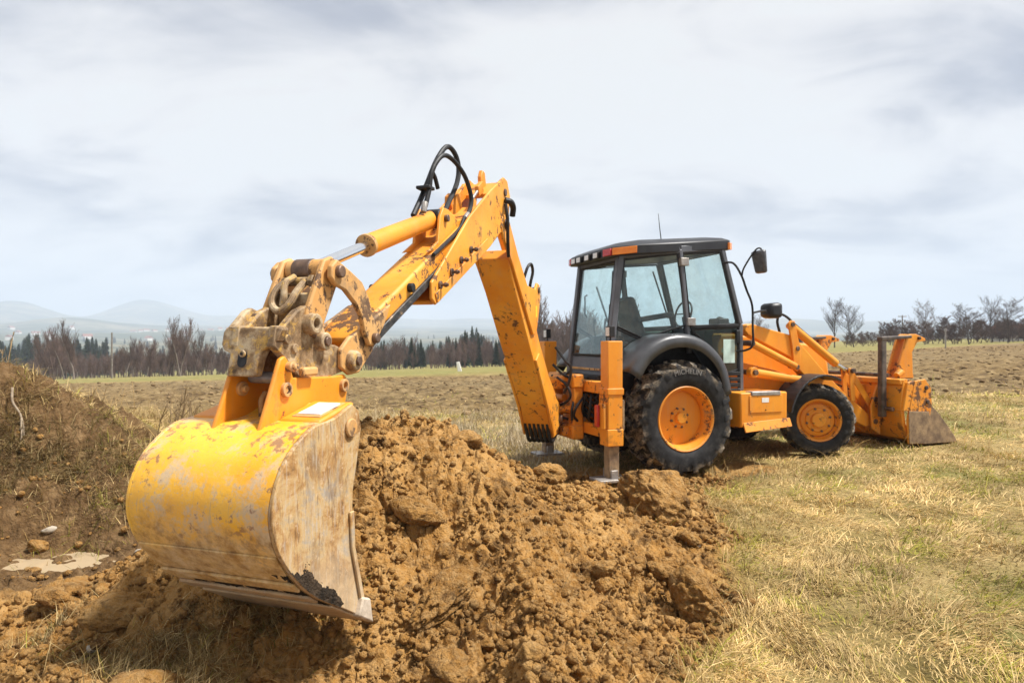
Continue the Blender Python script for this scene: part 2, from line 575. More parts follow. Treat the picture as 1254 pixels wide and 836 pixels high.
n = NT('ground_cover')
d, f, gr = n.attr('dirt'), n.attr('field'), n.attr('green')
gcol = n.ramp(n.noise(1.1, 8, .7), (.34, (.12, .090, .026)), (.50, (.28, .205, .076)), (.66, (.42, .31, .140)))
gcol = n.mix(n.ramp(n.noise(26, 5, .7), (.45, 0), (.75, .8)), gcol, (.12, .095, .045))
gcol = n.mix(gr, gcol, n.mix(n.noise(.25, 5), (.13, .150, .035), (.25, .235, .085)))
fcol = n.ramp(n.noise(1.6, 10, .75), (.38, (.062, .036, .017)), (.50, (.190, .125, .052)), (.64, (.34, .245, .12)))
fcol = n.mix(n.ramp(n.noise(.055, 4, .6), (.42, 0), (.66, .45)), fcol, (.24, .185, .10))
c = n.mix(f, gcol, fcol)
top = n.ramp(n.noise(5, 8, .7), (.36, (.042, .024, .011)), (.52, (.115, .068, .032)), (.68, (.22, .142, .072)))
c = n.mix(d, c, n.mix(n.attr('topsoil'), soil_nodes(n), top))
n.bump(n.math('ADD', soil_height(n), n.math('MULTIPLY', n.math('MULTIPLY', n.noise(3.2, 6, .7), f), 12.0)), .9, .016)
MAT['ground'] = n.fin(c, .95, 0, .12)

n = NT('far_land')
c = n.ramp(n.noise(.0028, 6, .6), (.36, (.024, .040, .026)), (.47, (.07, .085, .05)), (.56, (.20, .175, .11)), (.68, (.09, .11, .055)))
c = n.mix(n.ramp(n.noise(.011, 6, .65), (.50, 0), (.56, .8)), c, (.03, .045, .02))
MAT['far'] = n.fin(c, .95, 0, .1)

n = NT('blade_tint')
tl = n.t.nodes.new('ShaderNodeBsdfTranslucent')
col = n.attr('tint', True)
n.link(col, tl.inputs[0])
ms = n.t.nodes.new('ShaderNodeMixShader')
ms.inputs[0].default_value = .22
n.fin(col, .75, 0, .2)
n.link(n.b.outputs[0], ms.inputs[1])
n.link(tl.outputs[0], ms.inputs[2])
n.link(ms.outputs[0], n.o.inputs['Surface'])
MAT['blade'] = n.m

MAT['bark'] = simple('bare_bark', (.055, .040, .034), (.115, .085, .070), 3, .9, 0, .1, 0)
MAT['bark_warm'] = simple('purple_brown_twigs', (.085, .055, .048), (.155, .105, .086), .6, .9, 0, .1, 0)
MAT['bark_pale'] = simple('pale_birch_twigs', (.17, .14, .12), (.27, .23, .20), 1, .9, 0, .1, 0)
MAT['conifer'] = simple('conifer_needles', (.018, .034, .018), (.045, .068, .034), .8, .8, 0, .2, 0)
MAT['wood_post'] = simple('grey_weathered_timber', (.12, .10, .085), (.26, .23, .20), 5, .85, 0, .2, .2)
MAT['stone'] = simple('pale_stone', (.30, .25, .19), (.46, .40, .32), 18, .8, 0, .3, .3, 60)
MAT['straw'] = simple('dry_weed_stems', (.17, .115, .06), (.36, .26, .14), 10, .85, 0, .2, 0)
MAT['root'] = simple('bleached_root', (.20, .15, .10), (.36, .29, .21), 14, .85, 0, .2, .2)
MAT['water'] = None
n = NT('muddy_water')
n.bump(n.noise(9, 3), .05, .01)
MAT['water'] = n.fin((.42, .32, .20), .12, 0, .6)
MAT['wall'] = simple('rendered_house_wall', (.62, .58, .52), (.75, .72, .66), .4, .9, 0, .2, 0)
MAT['roof'] = simple('clay_tile_roof', (.20, .075, .05), (.30, .12, .08), .8, .85, 0, .2, 0)
MAT['mud'] = simple('dark_wet_mud', (.016, .012, .008), (.075, .050, .030), 14, .9, 0, .2, .9, 60, .03)
MAT['tine'] = simple('dark_forged_steel', (.055, .045, .040), (.16, .125, .10), 9, .55, .3, .5, .2)


# ------------------------------------------------------------------ mesh helpers
def link(name, me, mat, parent=None):
    o = bpy.data.objects.new(name, me)
    C.objects.link(o)
    if mat is not None and not me.materials:
        me.materials.append(MAT[mat] if isinstance(mat, str) else mat)
    if parent is not None:
        o.parent = parent
    return o


def tag(o, label=None, cat=None, group=None, kind=None):
    for k, v in (('label', label), ('category', cat), ('group', group), ('kind', kind)):
        if v:
            o[k] = v
    return o


def empty(name, loc=(0, 0, 0), rz=0):
    o = bpy.data.objects.new(name, None)
    C.objects.link(o)
    o.location = loc
    o.rotation_euler = (0, 0, rz)
    o.empty_display_size = .2
    return o


def mesh_np(name, v, f, smooth=False, attrs=None):
    """mesh from numpy: v (n,3), f (m,3) or (m,4)"""
    v = np.asarray(v, np.float32)
    f = np.asarray(f, np.int32)
    me = bpy.data.meshes.new(name)
    k = f.shape[1]
    me.vertices.add(len(v))
    me.vertices.foreach_set('co', v.ravel())
    me.loops.add(f.size)
    me.loops.foreach_set('vertex_index', f.ravel())
    me.polygons.add(len(f))
    me.polygons.foreach_set('loop_start', np.arange(0, f.size, k, dtype=np.int32))
    me.polygons.foreach_set('use_smooth', np.full(len(f), bool(smooth)))
    me.update(calc_edges=True)
    for an, (kind, val) in (attrs or {}).items():
        a = me.attributes.new(an, kind, 'POINT')
        a.data.foreach_set('color' if kind == 'FLOAT_COLOR' else 'value', np.asarray(val, np.float32).ravel())
    return me


class MB:
    """collects boxes, prisms, tubes and lathes; build() links them as one mesh object"""

    def __init__(self, fr=None):
        self.v, self.f, self.fr = [], [], fr or (lambda a, b, c: (a, b, c))

    def add(self, vs, fs):
        k = len(self.v)
        self.v += [self.fr(*p) for p in vs]
        self.f += [tuple(i + k for i in q) for q in fs]
        return self

    def box(self, x0, x1, y0, y1, z0, z1):
        return self.prism([(x0, z0), (x1, z0), (x1, z1), (x0, z1)], y0, y1)

    def prism(self, prof, c0, c1):
        """profile in (a, c) extruded along b from c0 to c1"""
        n = len(prof)
        vs = [(a, c0, c) for a, c in prof] + [(a, c1, c) for a, c in prof]
        fs = [tuple(range(n)), tuple(range(2 * n - 1, n - 1, -1))]
        fs += [(i, i + n, (i + 1) % n + n, (i + 1) % n) for i in range(n)]
        return self.add(vs, fs)

    def loft(self, r0, r1):
        n = len(r0)
        return self.add(list(r0) + list(r1), [tuple(range(n)), tuple(range(2 * n - 1, n - 1, -1))] + [(i, i + n, (i + 1) % n + n, (i + 1) % n) for i in range(n)])

    def beam(self, p, q, w, h, up=(0, 0, 1)):
        p, q = Vector(p), Vector(q)
        d = (q - p).normalized()
        s = d.cross(Vector(up)).normalized()
        t = s.cross(d)
        r = [[tuple(e + s * a * w / 2 + t * b * h / 2) for a, b in ((-1, -1), (1, -1), (1, 1), (-1, 1))] for e in (p, q)]
        return self.loft(*r)

    def tube(self, pts, rad, n=10, cap=True):
        pts = [Vector(p) for p in pts]
        rs = rad if isinstance(rad, (list, tuple)) else [rad] * len(pts)
        k = len(pts)
        vs, fs = [], []
        prev = None
        for i, p in enumerate(pts):
            d = (pts[min(i + 1, k - 1)] - pts[max(i - 1, 0)]).normalized()
            if prev is None:
                a = Vector((0, 0, 1)) if abs(d.z) < .9 else Vector((1, 0, 0))
                s = d.cross(a).normalized()
            else:
                s = (prev - d * prev.dot(d)).normalized()
            prev = s
            t = d.cross(s)
            for j in range(n):
                an = 2 * math.pi * j / n
                vs.append(tuple(p + (s * math.cos(an) + t * math.sin(an)) * rs[i]))
        for i in range(k - 1):
            for j in range(n):
                fs.append((i * n + j, i * n + (j + 1) % n, (i + 1) * n + (j + 1) % n, (i + 1) * n + j))
        if cap:
            fs += [tuple(range(n - 1, -1, -1)), tuple(range((k - 1) * n, k * n))]
        return self.add(vs, fs)

    def cyl(self, p, q, r, n=20):
        return self.tube([p, q], r, n)

    def lathe(self, prof, n=48, cen=(0, 0, 0), close=False):
        """profile (b, r) spun about the b axis"""
        k = len(prof)
        vs = [(cen[0] + r * math.cos(2 * math.pi * j / n), cen[1] + b, cen[2] + r * math.sin(2 * math.pi * j / n)) for b, r in prof for j in range(n)]
        fs = []
        for i in range(k - 1 + (1 if close else 0)):
            i2 = (i + 1) % k
            for j in range(n):
                fs.append((i * n + j, i2 * n + j, i2 * n + (j + 1) % n, i * n + (j + 1) % n))
        if not close:
            fs += [tuple(range(n)), tuple(range(k * n - 1, (k - 1) * n - 1, -1))]
        return self.add(vs, fs)

    def mesh(self, name, angle=32):
        me = bpy.data.meshes.new(name)
        me.from_pydata(self.v, [], self.f)
        bm = bmesh.new()
        bm.from_mesh(me)
        bmesh.ops.recalc_face_normals(bm, faces=bm.faces)
        for fc in bm.faces:
            fc.smooth = True
        bm.to_mesh(me)
        bm.free()
        me.set_sharp_from_angle(angle=math.radians(angle))
        return me

    def build(self, name, mat, parent=None, bev=.006, angle=32):
        o = link(name, self.mesh(name, angle), mat, parent)
        if bev:
            m = o.modifiers.new('bevel', 'BEVEL')
            m.width = bev
            m.segments = 2
            m.limit_method = 'ANGLE'
            m.angle_limit = math.radians(40)
            m.use_clamp_overlap = True
        return o


def smooth_path(pts, n=6):
    """Catmull-Rom through pts"""
    P = [Vector(p) for p in pts]
    P = [P[0] * 2 - P[1]] + P + [P[-1] * 2 - P[-2]]
    o = []
    for i in range(1, len(P) - 2):
        for k in range(n):
            t = k / n
            a, b, c, d = P[i - 1], P[i], P[i + 1], P[i + 2]
            o.append(.5 * ((2 * b) + (c - a) * t + (2 * a - 5 * b + 4 * c - d) * t * t + (3 * b - a - 3 * c + d) * t ** 3))
    o.append(P[-2])
    return [tuple(q) for q in o]


def copy_tree(o, parent=None):
    c = o.copy()
    C.objects.link(c)
    c.parent = parent
    for ch in o.children:
        copy_tree(ch, c)
    return c


# ------------------------------------------------------------------ the ground
def polar_sheet(name, r, azd, zf, mat, attrs=None, jitter=0):
    az = np.radians(azd)
    na = len(az)
    A, Rr = np.meshgrid(az, r)
    x, y = np.sin(A) * Rr, np.cos(A) * Rr
    z = zf(x, y)
    k = len(r)
    ix = np.arange(k * na).reshape(k, na)
    f = np.stack([ix[:-1, :-1], ix[:-1, 1:], ix[1:, 1:], ix[1:, :-1]], -1).reshape(-1, 4)
    if jitter:                                    # lumps lean sideways, so that soil overhangs a little
        m = dirt_mask(x, y) * (1 - sstep(9, 13, Rr))
        x2 = x + m * (.05 * perlin(x * 6, y * 6, 51) + .03 * perlin(x * 14, y * 14, 53) + .014 * perlin(x * 33, y * 33, 57))
        y2 = y + m * (.05 * perlin(x * 6, y * 6, 52) + .03 * perlin(x * 14, y * 14, 54) + .014 * perlin(x * 33, y * 33, 58))
    else:
        x2, y2 = x, y
    at = {kk: ('FLOAT', fn(x, y)) for kk, fn in (attrs or {}).items()}
    me = mesh_np(name, np.stack([x2, y2, z], -1).reshape(-1, 3), f[:, ::-1], True, at)
    return tag(link(name, me, mat), kind='structure')


def green_mask(x, y):
    r = np.hypot(x, y)
    g = sstep(.05, .35, fbm(x * .35, y * .35, 91)) * .55 * (1 - sstep(20, 45, r))
    far = 41 + .75 * np.clip(x - 4, 0, 70) + .25 * np.clip(-x, 0, 60)
    return np.clip(g + sstep(0, 3, y - far) * (.55 + .5 * fbm(x * .06, y * .12, 92)), 0, 1)


rr = np.concatenate([np.geomspace(.8, 1.98, 40), np.geomspace(2.0, 7.6, 330), np.geomspace(7.65, 14, 70), np.geomspace(14.2, 300, 170)])
AZ = np.concatenate([np.linspace(-62, -46, 50)[:-1], np.linspace(-46, 21, 760)[:-1], np.linspace(21, 62, 190)])
polar_sheet('ground', rr, AZ, ground_z, 'ground', {'dirt': dirt_mask, 'field': field_mask, 'green': green_mask, 'topsoil': topsoil}, 1)


def far_z(x, y):
    a = np.degrees(np.arctan2(x, y))
    r = np.hypot(x, y)
    base = np.interp(r, [285, 360, 700, 1300, 2400, 3600, 5200, 7000], [-9, -16, -14, 2, 34, 78, 120, 90])
    edge = smooth_ground(x, y) - .4
    z = base * (1 - .35 * sstep(0, 30, a)) + 14 * fbm(x / 600, y / 600, 101, 4) * sstep(500, 1500, r)
    # blue hills, the rounded one far left
    for az, d, h, sa, sd in ((-29.4, 5300, 170, 3.4, 600), (-37.5, 4700, 125, 3.2, 500), (-22, 5600, 95, 5, 600), (-12, 5200, 70, 5, 600), (22, 3900, 60, 5, 500),
                             (-34, 3000, 36, 4, 350), (-44, 3900, 130, 4, 500), (30, 4400, 60, 7, 500), (-3, 4900, 60, 5, 500)):
        z = z + h * np.exp(-(((a - az) / sa) ** 2 + ((r - d) / sd) ** 2))
    return edge + (z - edge) * sstep(285, 420, r)


polar_sheet('hills', np.geomspace(285, 7200, 150), np.linspace(-62, 62, 420), far_z, 'far')

# the air: pale haze over the whole valley, sky outside it
hz = NT('pale_haze')
hz.t.nodes.remove(hz.b)
pv = hz.t.nodes.new('ShaderNodeVolumePrincipled')
pv.inputs['Color'].default_value = (.70, .79, .93, 1)
pv.inputs['Density'].default_value = 4.0e-4
pv.inputs['Anisotropy'].default_value = 0.0
hz.link(pv.outputs[0], hz.o.inputs['Volume'])
hb = MB().box(-7600, 7600, -60, 7600, -40, 420)
tag(hb.build('haze', hz.m, None, 0), 'pale blue haze filling the valley air', 'haze', kind='stuff')


# ------------------------------------------------------------------ the backhoe loader
# machine frame: X forward, Y to its left (away from the viewer), Z up; origin on the ground under the rear axle
O2 = Vector((1.758, 8.974))
TH = math.radians(20)
H2, L2 = Vector((math.cos(TH), math.sin(TH))), Vector((-math.sin(TH), math.cos(TH)))
K2, U2, N2 = Vector((.45, 8.4)), Vector((-.309, -.951)), Vector((.951, -.309))


def BF(t, s, z):
    """digging-arm frame (reach along the arm, sideways, up) -> machine frame"""
    p = K2 + U2 * t + N2 * s - O2
    return (p.dot(H2), p.dot(L2), z)


root = empty('backhoe_loader', (O2.x, O2.y, 0), TH)
tag(root, 'orange backhoe loader with dark cab, digging arm reaching towards the soil heap', 'backhoe loader')


# ---- wheels
def ring_tyre(R, W, rb, lugs, lh, lw, twist):
    """carcass and chevron lugs; returns mesh with a 'tread' attribute"""
    h = W / 2
    half = [(h * .74, rb), (h * .88, rb + .02), (h * .99, rb + (R - rb) * .28), (h * 1.02, rb + (R - rb) * .52), (h * .97, rb + (R - rb) * .74),
            (h * .86, R - lh - .03), (h * .6, R - lh - .006), (0, R - lh)]
    prof = [(-b, r) for b, r in half] + [(b, r) for b, r in reversed(half[:-1])]
    m = MB().lathe(prof, 72, close=True)
    for k in range(lugs):
        for sd in (-1, 1):
            a0 = 2 * math.pi * (k + (.5 if sd > 0 else 0)) / lugs
            st = []
            for q, (wf, rf, lift) in enumerate(((-.08, R - lh, lh), (.35, R - lh - .004, lh), (.72, R - lh - .016, lh), (.95, R - lh - .05, lh * .9), (1.04, R - lh - .10, lh * .45))):
                b = sd * wf * h
                a = a0 + twist * (1 - max(wf, 0)) * (1 if sd > 0 else 1)
                wd = lw * (.8 + .35 * max(wf, 0)) / R / 2
                wt = wd * .72
                st.append([(r * math.cos(x), b, r * math.sin(x)) for r, x in ((rf - .012, a - wd), (rf + lift, a - wt), (rf + lift, a + wt), (rf - .012, a + wd))])
            for i in range(len(st) - 1):
                m.loft(st[i], st[i + 1])
    me = m.mesh('tyre', 40)
    r = np.array([math.hypot(v.co.x, v.co.z) for v in me.vertices])
    at = me.attributes.new('tread', 'FLOAT', 'POINT')
    at.data.foreach_set('value', (sstep(R - lh * 2.3, R - lh * 1.0, r)).astype(np.float32))
    me.materials.append(MAT['rubber'])
    return me


def arc_text(txt, size, radius, y, mid, name):
    cu = bpy.data.curves.new(name, 'FONT')
    cu.body = txt
    cu.size = size
    cu.extrude = .0025
    cu.align_x = 'CENTER'
    o = bpy.data.objects.new(name, cu)
    C.objects.link(o)
    bpy.context.view_layer.update()
    me = bpy.data.meshes.new_from_object(o.evaluated_get(bpy.context.evaluated_depsgraph_get()))
    bpy.data.objects.remove(o)
    for v in me.vertices:
        a = mid - v.co.x / radius
        rr_ = radius + v.co.y
        v.co = (math.cos(a) * rr_, y - v.co.z, math.sin(a) * rr_)
    me.materials.clear()
    return me


def wheel(name, pos, R, W, rb, lugs, lh, lw, dish, nutr, hubr, rz=0, side=-1, spin=0., label=None):
    """side -1: outer face towards -Y"""
    out_ = -1
    f = -W / 2
    disc = MB().lathe([(f + dish + .05, .02), (f + dish + .05, rb - .05), (f + dish, rb - .055), (f + dish - .012, hubr * 1.7), (f + dish - .03, hubr * 1.55), (f + dish - .03, hubr), (f + dish - .075, hubr * .95), (f + dish - .085, hubr * .8), (f + dish - .085, .004)], 48)
    o = disc.build(name, 'paint', root, .003)
    o.location = pos
    o.rotation_euler = (0, (0 if side < 0 else math.pi) * 0, rz + (0 if side < 0 else math.pi))
    tag(o, label)
    tyre = link('tyre', wheel.cache.setdefault((R, W), None) or ring_tyre(R, W, rb, lugs, lh, lw, .26), None, o)
    wheel.cache[(R, W)] = tyre.data
    tyre.rotation_euler = (0, spin, 0)
    rim = MB().lathe([(f + .055, rb + .018), (f + .03, rb + .022), (f + .018, rb + .008), (f + .03, rb - .012), (f + .07, rb - .018), (f + .10, rb - .04), (f + dish - .02, rb - .055),
                      (f + dish + .03, rb - .05), (f + W * .75, rb - .04), (f + W - .07, rb - .02), (f + W - .03, rb + .02), (f + W - .06, rb + .02), (f + W * .6, rb - .015), (f + .1, rb - .01)], 56, close=True)
    rim.build('rim', 'paint_rear', o, 0)
    nut = None
    for k in range(8):
        a = 2 * math.pi * (k + .35) / 8
        if nut is None:
            nm = MB()
            nm.lathe([(0, .017), (-.02, .017), (-.022, .009), (-.034, .009)], 6)
            nut = nm.mesh('wheel_nut')
            nut.materials.append(MAT['pin'])
        q = link('wheel_nut', nut, None, o)
        q.location = (math.cos(a) * nutr, f + dish - (.032 if nutr < hubr * 1.55 else .012), math.sin(a) * nutr)
    return o


wheel.cache = {}
REAR = dict(R=.72, W=.45, rb=.385, lugs=18, lh=.062, lw=.085, dish=.20, nutr=.118, hubr=.075)
FRONT = dict(R=.492, W=.33, rb=.275, lugs=17, lh=.042, lw=.07, dish=.10, nutr=.155, hubr=.10)
wr = wheel('rear_wheel', (0, -.88, .705), **REAR, label='near rear wheel with deep orange rim')
wheel('rear_wheel', (0, .88, .705), side=1, spin=.1, **REAR)
wheel('front_wheel', (2.27, -.83, .585), rz=math.radians(-29), spin=.05, **FRONT, label='near front wheel turned towards the viewer')
wheel('front_wheel', (2.27, .83, .55), side=1, rz=math.radians(-29), spin=.2, **FRONT)
tm = arc_text('MICHELIN', .085, .555, -.233, math.radians(90), 'sidewall_lettering')
link('sidewall_lettering', tm, simple('raised_lettering', (.15, .145, .135), (.23, .22, .205), 30, .6), wr)

# ---- chassis, axles, hood
MB().prism([(-1.0, .60), (-.3, .50), (2.9, .55), (3.0, .62), (3.0, 1.0), (-1.0, 1.0)], -.36, .36).build('chassis', 'paint_rear', root, .01)
ax = MB()
ax.cyl((0, -.7, .705), (0, .7, .705), .13)
ax.lathe([(-.26, .13), (-.18, .24), (.18, .24), (.26, .13)], 24, (0, 0, .705))
ax.build('rear_axle', 'steel_dirty', root, 0)
ax = MB()
ax.cyl((2.27, -.68, .575), (2.27, .68, .565), .08)
ax.box(2.12, 2.42, -.18, .18, .45, .72)
ax.build('front_axle', 'steel_dirty', root, .01)
hood = MB()
hp = [(.98, 1.0), (.98, 1.74), (1.25, 1.76), (2.55, 1.62), (2.80, 1.55), (2.93, 1.40), (2.98, 1.0)]
hood.loft([(x, -.41 if z < 1.3 else -.37, z) for x, z in hp], [(x, .41 if z < 1.3 else .37, z) for x, z in hp])
hd = hood.build('engine_hood', 'paint', root, .03)
g_ = MB()
for k in range(6):
    g_.box(2.965, 2.995, -.28, .28, 1.03 + k * .06, 1.055 + k * .06)
g_.build('grille', 'black', hd, .004)
for x, z in ((1.62, 1.27), (1.66, 1.04)):
    MB().lathe([(-.418, .045), (-.432, .04), (-.432, .005)], 16, (x, 0, z)).build('vent_plug', 'black', hd, 0)
MB().cyl((1.42, -.25, 1.70), (1.42, -.25, 1.93), .035).build('exhaust_stub', 'black', hd, .004)
# faint dark lettering and the sticker beside the door
MB().box(1.03, 1.13, -.4145, -.41, 1.50, 1.56).build('hood_sticker', 'white', hd, 0)
MB().prism([(.99, .70), (.99, 1.32), (1.05, 1.42), (1.9, 1.25), (2.75, 1.02), (2.75, .70)], -.47, -.405).build('side_plate', 'paint', root, .01)
MB().prism([(.99, .70), (.99, 1.32), (1.05, 1.42), (1.9, 1.25), (2.75, 1.02), (2.75, .70)], .405, .47).build('side_plate', 'paint', root, .01)

# ---- step box beside the cab
for sd in (-1, 1):
    b = MB()
    y0, y1 = (-1.06, -.48) if sd < 0 else (.48, 1.06)
    b.prism([(.82, .56), (1.56, .60), (1.56, 1.0), (.82, 1.0)], y0, y1)
    bx_ = b.build('step_box', 'paint', root, .02)
    yo = y0 if sd < 0 else y1
    e = sd * .001
    MB().loft([(.86, yo + e, .62), (1.60, yo + e, .66), (1.60, yo + sd * .05, .55), (.86, yo + sd * .05, .50)],
              [(.86, yo - sd * .02, .62), (1.60, yo - sd * .02, .66), (1.60, yo + sd * .03, .55), (.86, yo + sd * .03, .50)]).build('step_tread', 'paint_rear', bx_, .006)
    MB().box(.95, 1.47, min(yo, yo + sd * .012), max(yo, yo + sd * .012), .74, .965).build('box_lid', 'paint', bx_, .006)
    MB().box(.98, 1.44, min(yo - sd * .12, yo + sd * .02), max(yo - sd * .12, yo + sd * .02), .955, 1.012).build('grip_strip', 'galv', bx_, .012)
    if sd < 0:
        MB().box(1.14, 1.25, yo - .0155, yo - .012, .87, .93).build('box_sticker', 'white', bx_, 0)
        MB().lathe([(yo - .012, .008), (yo - .02, .008)], 10, (1.2, 0, .775)).build('box_catch', 'black', bx_, 0)


# ---- fenders
def fender(sd):
    top = smooth_path([(-.80, 0, 1.30), (-.62, 0, 1.54), (-.36, 0, 1.70), (-.06, 0, 1.75), (.24, 0, 1.69), (.47, 0, 1.53), (.62, 0, 1.32), (.70, 0, 1.02)], 4)
    cen = Vector((-.02, 0, .72))
    vs, fs = [], []
    for p in top:
        q = Vector(p)
        i = (cen - q).normalized()
        row = [(q, .60), (q, .86), (q, 1.00), (q + i * .02, 1.06), (q + i * .06, 1.095), (q + i * .17, 1.10)]
        vs += [(a.x, sd * y, a.z) for a, y in row]
    k = 6
    for r_ in range(len(top) - 1):
        for c_ in range(k - 1):
            a = r_ * k + c_
            fs.append((a, a + 1, a + k + 1, a + k))
    m = MB().add(vs, fs)
    o = m.build('rear_fender', 'plastic', root, 0, 50)
    s_ = o.modifiers.new('thick', 'SOLIDIFY')
    s_.thickness = .02
    o.data.materials.clear()
    o.data.materials.append(MAT['fender'])
    return o


MAT['fender'] = simple('scuffed_fender_plastic', (.036, .037, .041), (.07, .072, .077), 5, .36, 0, .5, .06, 70)
for sd in (-1, 1):
    fender(sd)
    MB().prism([(-.74, .95), (-.74, 1.38), (-.55, 1.58), (-.30, 1.69), (-.06, 1.72), (.22, 1.66), (.43, 1.50), (.58, 1.30), (.64, .95)], *sorted((sd * .605, sd * .63))).build('wheel_gap_blackout', 'black', root, 0)  # black panel added to shut out daylight behind the wheel gap
    pts = [(2.27 + .60 * math.cos(a), .585 + .62 * math.sin(a)) for a in np.radians(np.linspace(62, 168, 14))]
    inn = [(2.27 + .575 * math.cos(a), .585 + .595 * math.sin(a)) for a in np.radians(np.linspace(168, 62, 14))]
    m = MB()
    for i in range(13):
        a, b_, c_, d_ = pts[i], pts[i + 1], inn[12 - i], inn[13 - i]
        y0, y1 = (-1.0, -.62) if sd < 0 else (.62, 1.0)
        m.loft([(p[0], y0, p[1]) for p in (a, b_, c_, d_)], [(p[0], y1, p[1]) for p in (a, b_, c_, d_)])
    m.build('front_fender', 'plastic', root, .004)

# ---- cab
cab = MB()
YR, YS = .55, .75


def side(p, sd):
    return (p[0], sd * p[1], p[2])


def post(a, b, w_=.075, h_=.07):
    cab.beam(a, b, w_, h_, (0, 1, 0))


RT, RB = (-.62, YR, 2.74), (-.80, YR, 1.22)
BT, BB = (.13, YS, 2.82), (.27, YS, 1.50)
FT, FM, FB = (.78, YS - .02, 2.88), (1.06, YS, 1.88), (1.07, YS, 1.0)
for sd in (-1, 1):
    post(side(RT, sd), side(RB, sd), .085, .085)
    post(side(BT, sd), side(BB, sd), .05, .06)
    post(side(FT, sd), side(FM, sd), .06, .07)
    post(side(FM, sd), side(FB, sd), .06, .06)
    cab.beam(side(RT, sd), side(BT, sd), .06, .09)
    cab.beam(side(BT, sd), side(FT, sd), .06, .09)
    cab.beam(side((.70, YS, 1.0), sd), side((1.07, YS, 1.0), sd), .06, .07)
cab.beam((-.62, -YR, 2.72), (-.62, YR, 2.72), .07, .09)
cab.beam((.78, -YS, 2.86), (.78, YS, 2.86), .07, .09)
cab.beam((1.06, -YS, 1.80), (1.06, YS, 1.80), .05, .07)
cabo = cab.build('cab', 'plastic_worn', root, .012)
tag(cabo, 'dark grey glazed cab with amber corner lamps')
m = MB()
m.loft([(-.775, -YR, 1.455), (-.775, YR, 1.455), (-.815, YR, 1.13), (-.815, -YR, 1.13)], [(-.735, -YR, 1.455), (-.735, YR, 1.455), (-.775, YR, 1.13), (-.775, -YR, 1.13)])
m.build('rear_panel', 'plastic_worn', cabo, .012)
m = MB()
m.box(-.832, -.806, -.5, .5, 1.275, 1.305)
m.build('orange_trim', 'paint_link', cabo, .004)
m = MB()
m.box(-.90, -.78, -.5, .5, 1.08, 1.22)
m.box(-.92, -.86, -.22, .16, 1.10, 1.20)
m.build('rear_step', 'black', cabo, .012)
m = MB()
m.box(-.76, 1.04, -.60, .60, 1.0, 1.16)
m.box(-.30, .30, -.28, .28, 1.16, 1.34)
m.build('cab_floor', 'black', cabo, .01)
m = MB()
for k in range(4):
    m.box(.73, 1.03, -.80, -.66, .98 + k * .075, 1.03 + k * .075)
m.build('entry_step', 'black', cabo, .006)
# roof with drooping rear edge
rp = [(-.80, .50), (-.77, .61), (-.50, .775), (.86, .775), (.93, .72), (.95, .5)]
rp = rp + [(x, -y) for x, y in reversed(rp)]
zb = lambda x: 2.705 + .09 * (x + .8) if x < .1 else 2.786 + .085 * (x - .1)
zt = lambda x: zb(x) + (.115 if x < -.45 else .125)
lo = [(x, y, zb(x)) for x, y in rp]
mi = [(x, y, zt(x)) for x, y in rp]
hi = [(x * .93 + .005, y * .90, zt(x) + .035) for x, y in rp]
tp = [(x * .74 + .01, y * .72, zt(x * .74) + .075) for x, y in rp]
m = MB()
n_ = len(rp)
m.add(lo + mi + hi + tp, [tuple(range(n_))] + [(j * n_ + i, j * n_ + (i + 1) % n_, (j + 1) * n_ + (i + 1) % n_, (j + 1) * n_ + i) for j in range(3) for i in range(n_)] + [tuple(range(3 * n_, 4 * n_))])
roof = m.build('roof', 'plastic', cabo, .012, 50)


def on_edge(p, q, a, b, z0, z1, dz0, dz1, th, mat, name):
    """lens set on the roof edge between plan points p and q, from fraction a to b"""
    p, q = Vector(p), Vector(q)
    nrm = Vector((q - p).yx)
    nrm = Vector((-(q - p).y, (q - p).x)).normalized()
    if nrm.dot((p + q) / 2) < 0:
        nrm = -nrm
    A, B = p.lerp(q, a), p.lerp(q, b)
    r0 = [(A.x, A.y, zb(A.x) + z0), (B.x, B.y, zb(B.x) + z0), (B.x, B.y, zb(B.x) + z1), (A.x, A.y, zb(A.x) + z1)]
    r0 = [(x - nrm.x * .01, y - nrm.y * .01, z) for x, y, z in r0]
    r1 = [(x + nrm.x * (th + .01), y + nrm.y * (th + .01), z) for x, y, z in r0]
    return MB().loft(r0, r1).build(name, mat, cabo, .004)


for sd in (-1, 1):
    on_edge((-.77, sd * .61), (-.50, sd * .775), .02, .98, .015, .10, 0, 0, .022, 'amber', 'corner_lamp')
    on_edge((-.80, sd * .50), (-.77, sd * .61), -.25, .98, .015, .10, 0, 0, .022, 'red', 'tail_lens')
    on_edge((.86, sd * .775), (.93, sd * .72), -.1, 1.1, .0, .09, 0, 0, .02, 'amber', 'corner_lamp')
for y in (.37, .21, -.04, -.29):
    o = MB().box(-.835, -.80, y - .075, y + .075, zb(-.8) + .005, zb(-.8) + .095).build('lamp_housing', 'black', cabo, .006)
    MB().box(-.842, -.836, y - .055, y + .055, zb(-.8) + .018, zb(-.8) + .083).build('rear_work_lamp', 'lens', cabo, .003)
m = MB()
m.lathe([(0, .0)], 3) if False else None
m.box(.28, .50, -.16, .10, 2.985, 3.045)
m.build('roof_hatch', 'black', cabo, .02)
MB().tube([(.12, -.35, 2.94), (.08, -.36, 3.18), (.055, -.37, 3.34)], [.008, .005, .003], 6).build('radio_aerial', 'black', cabo, 0)


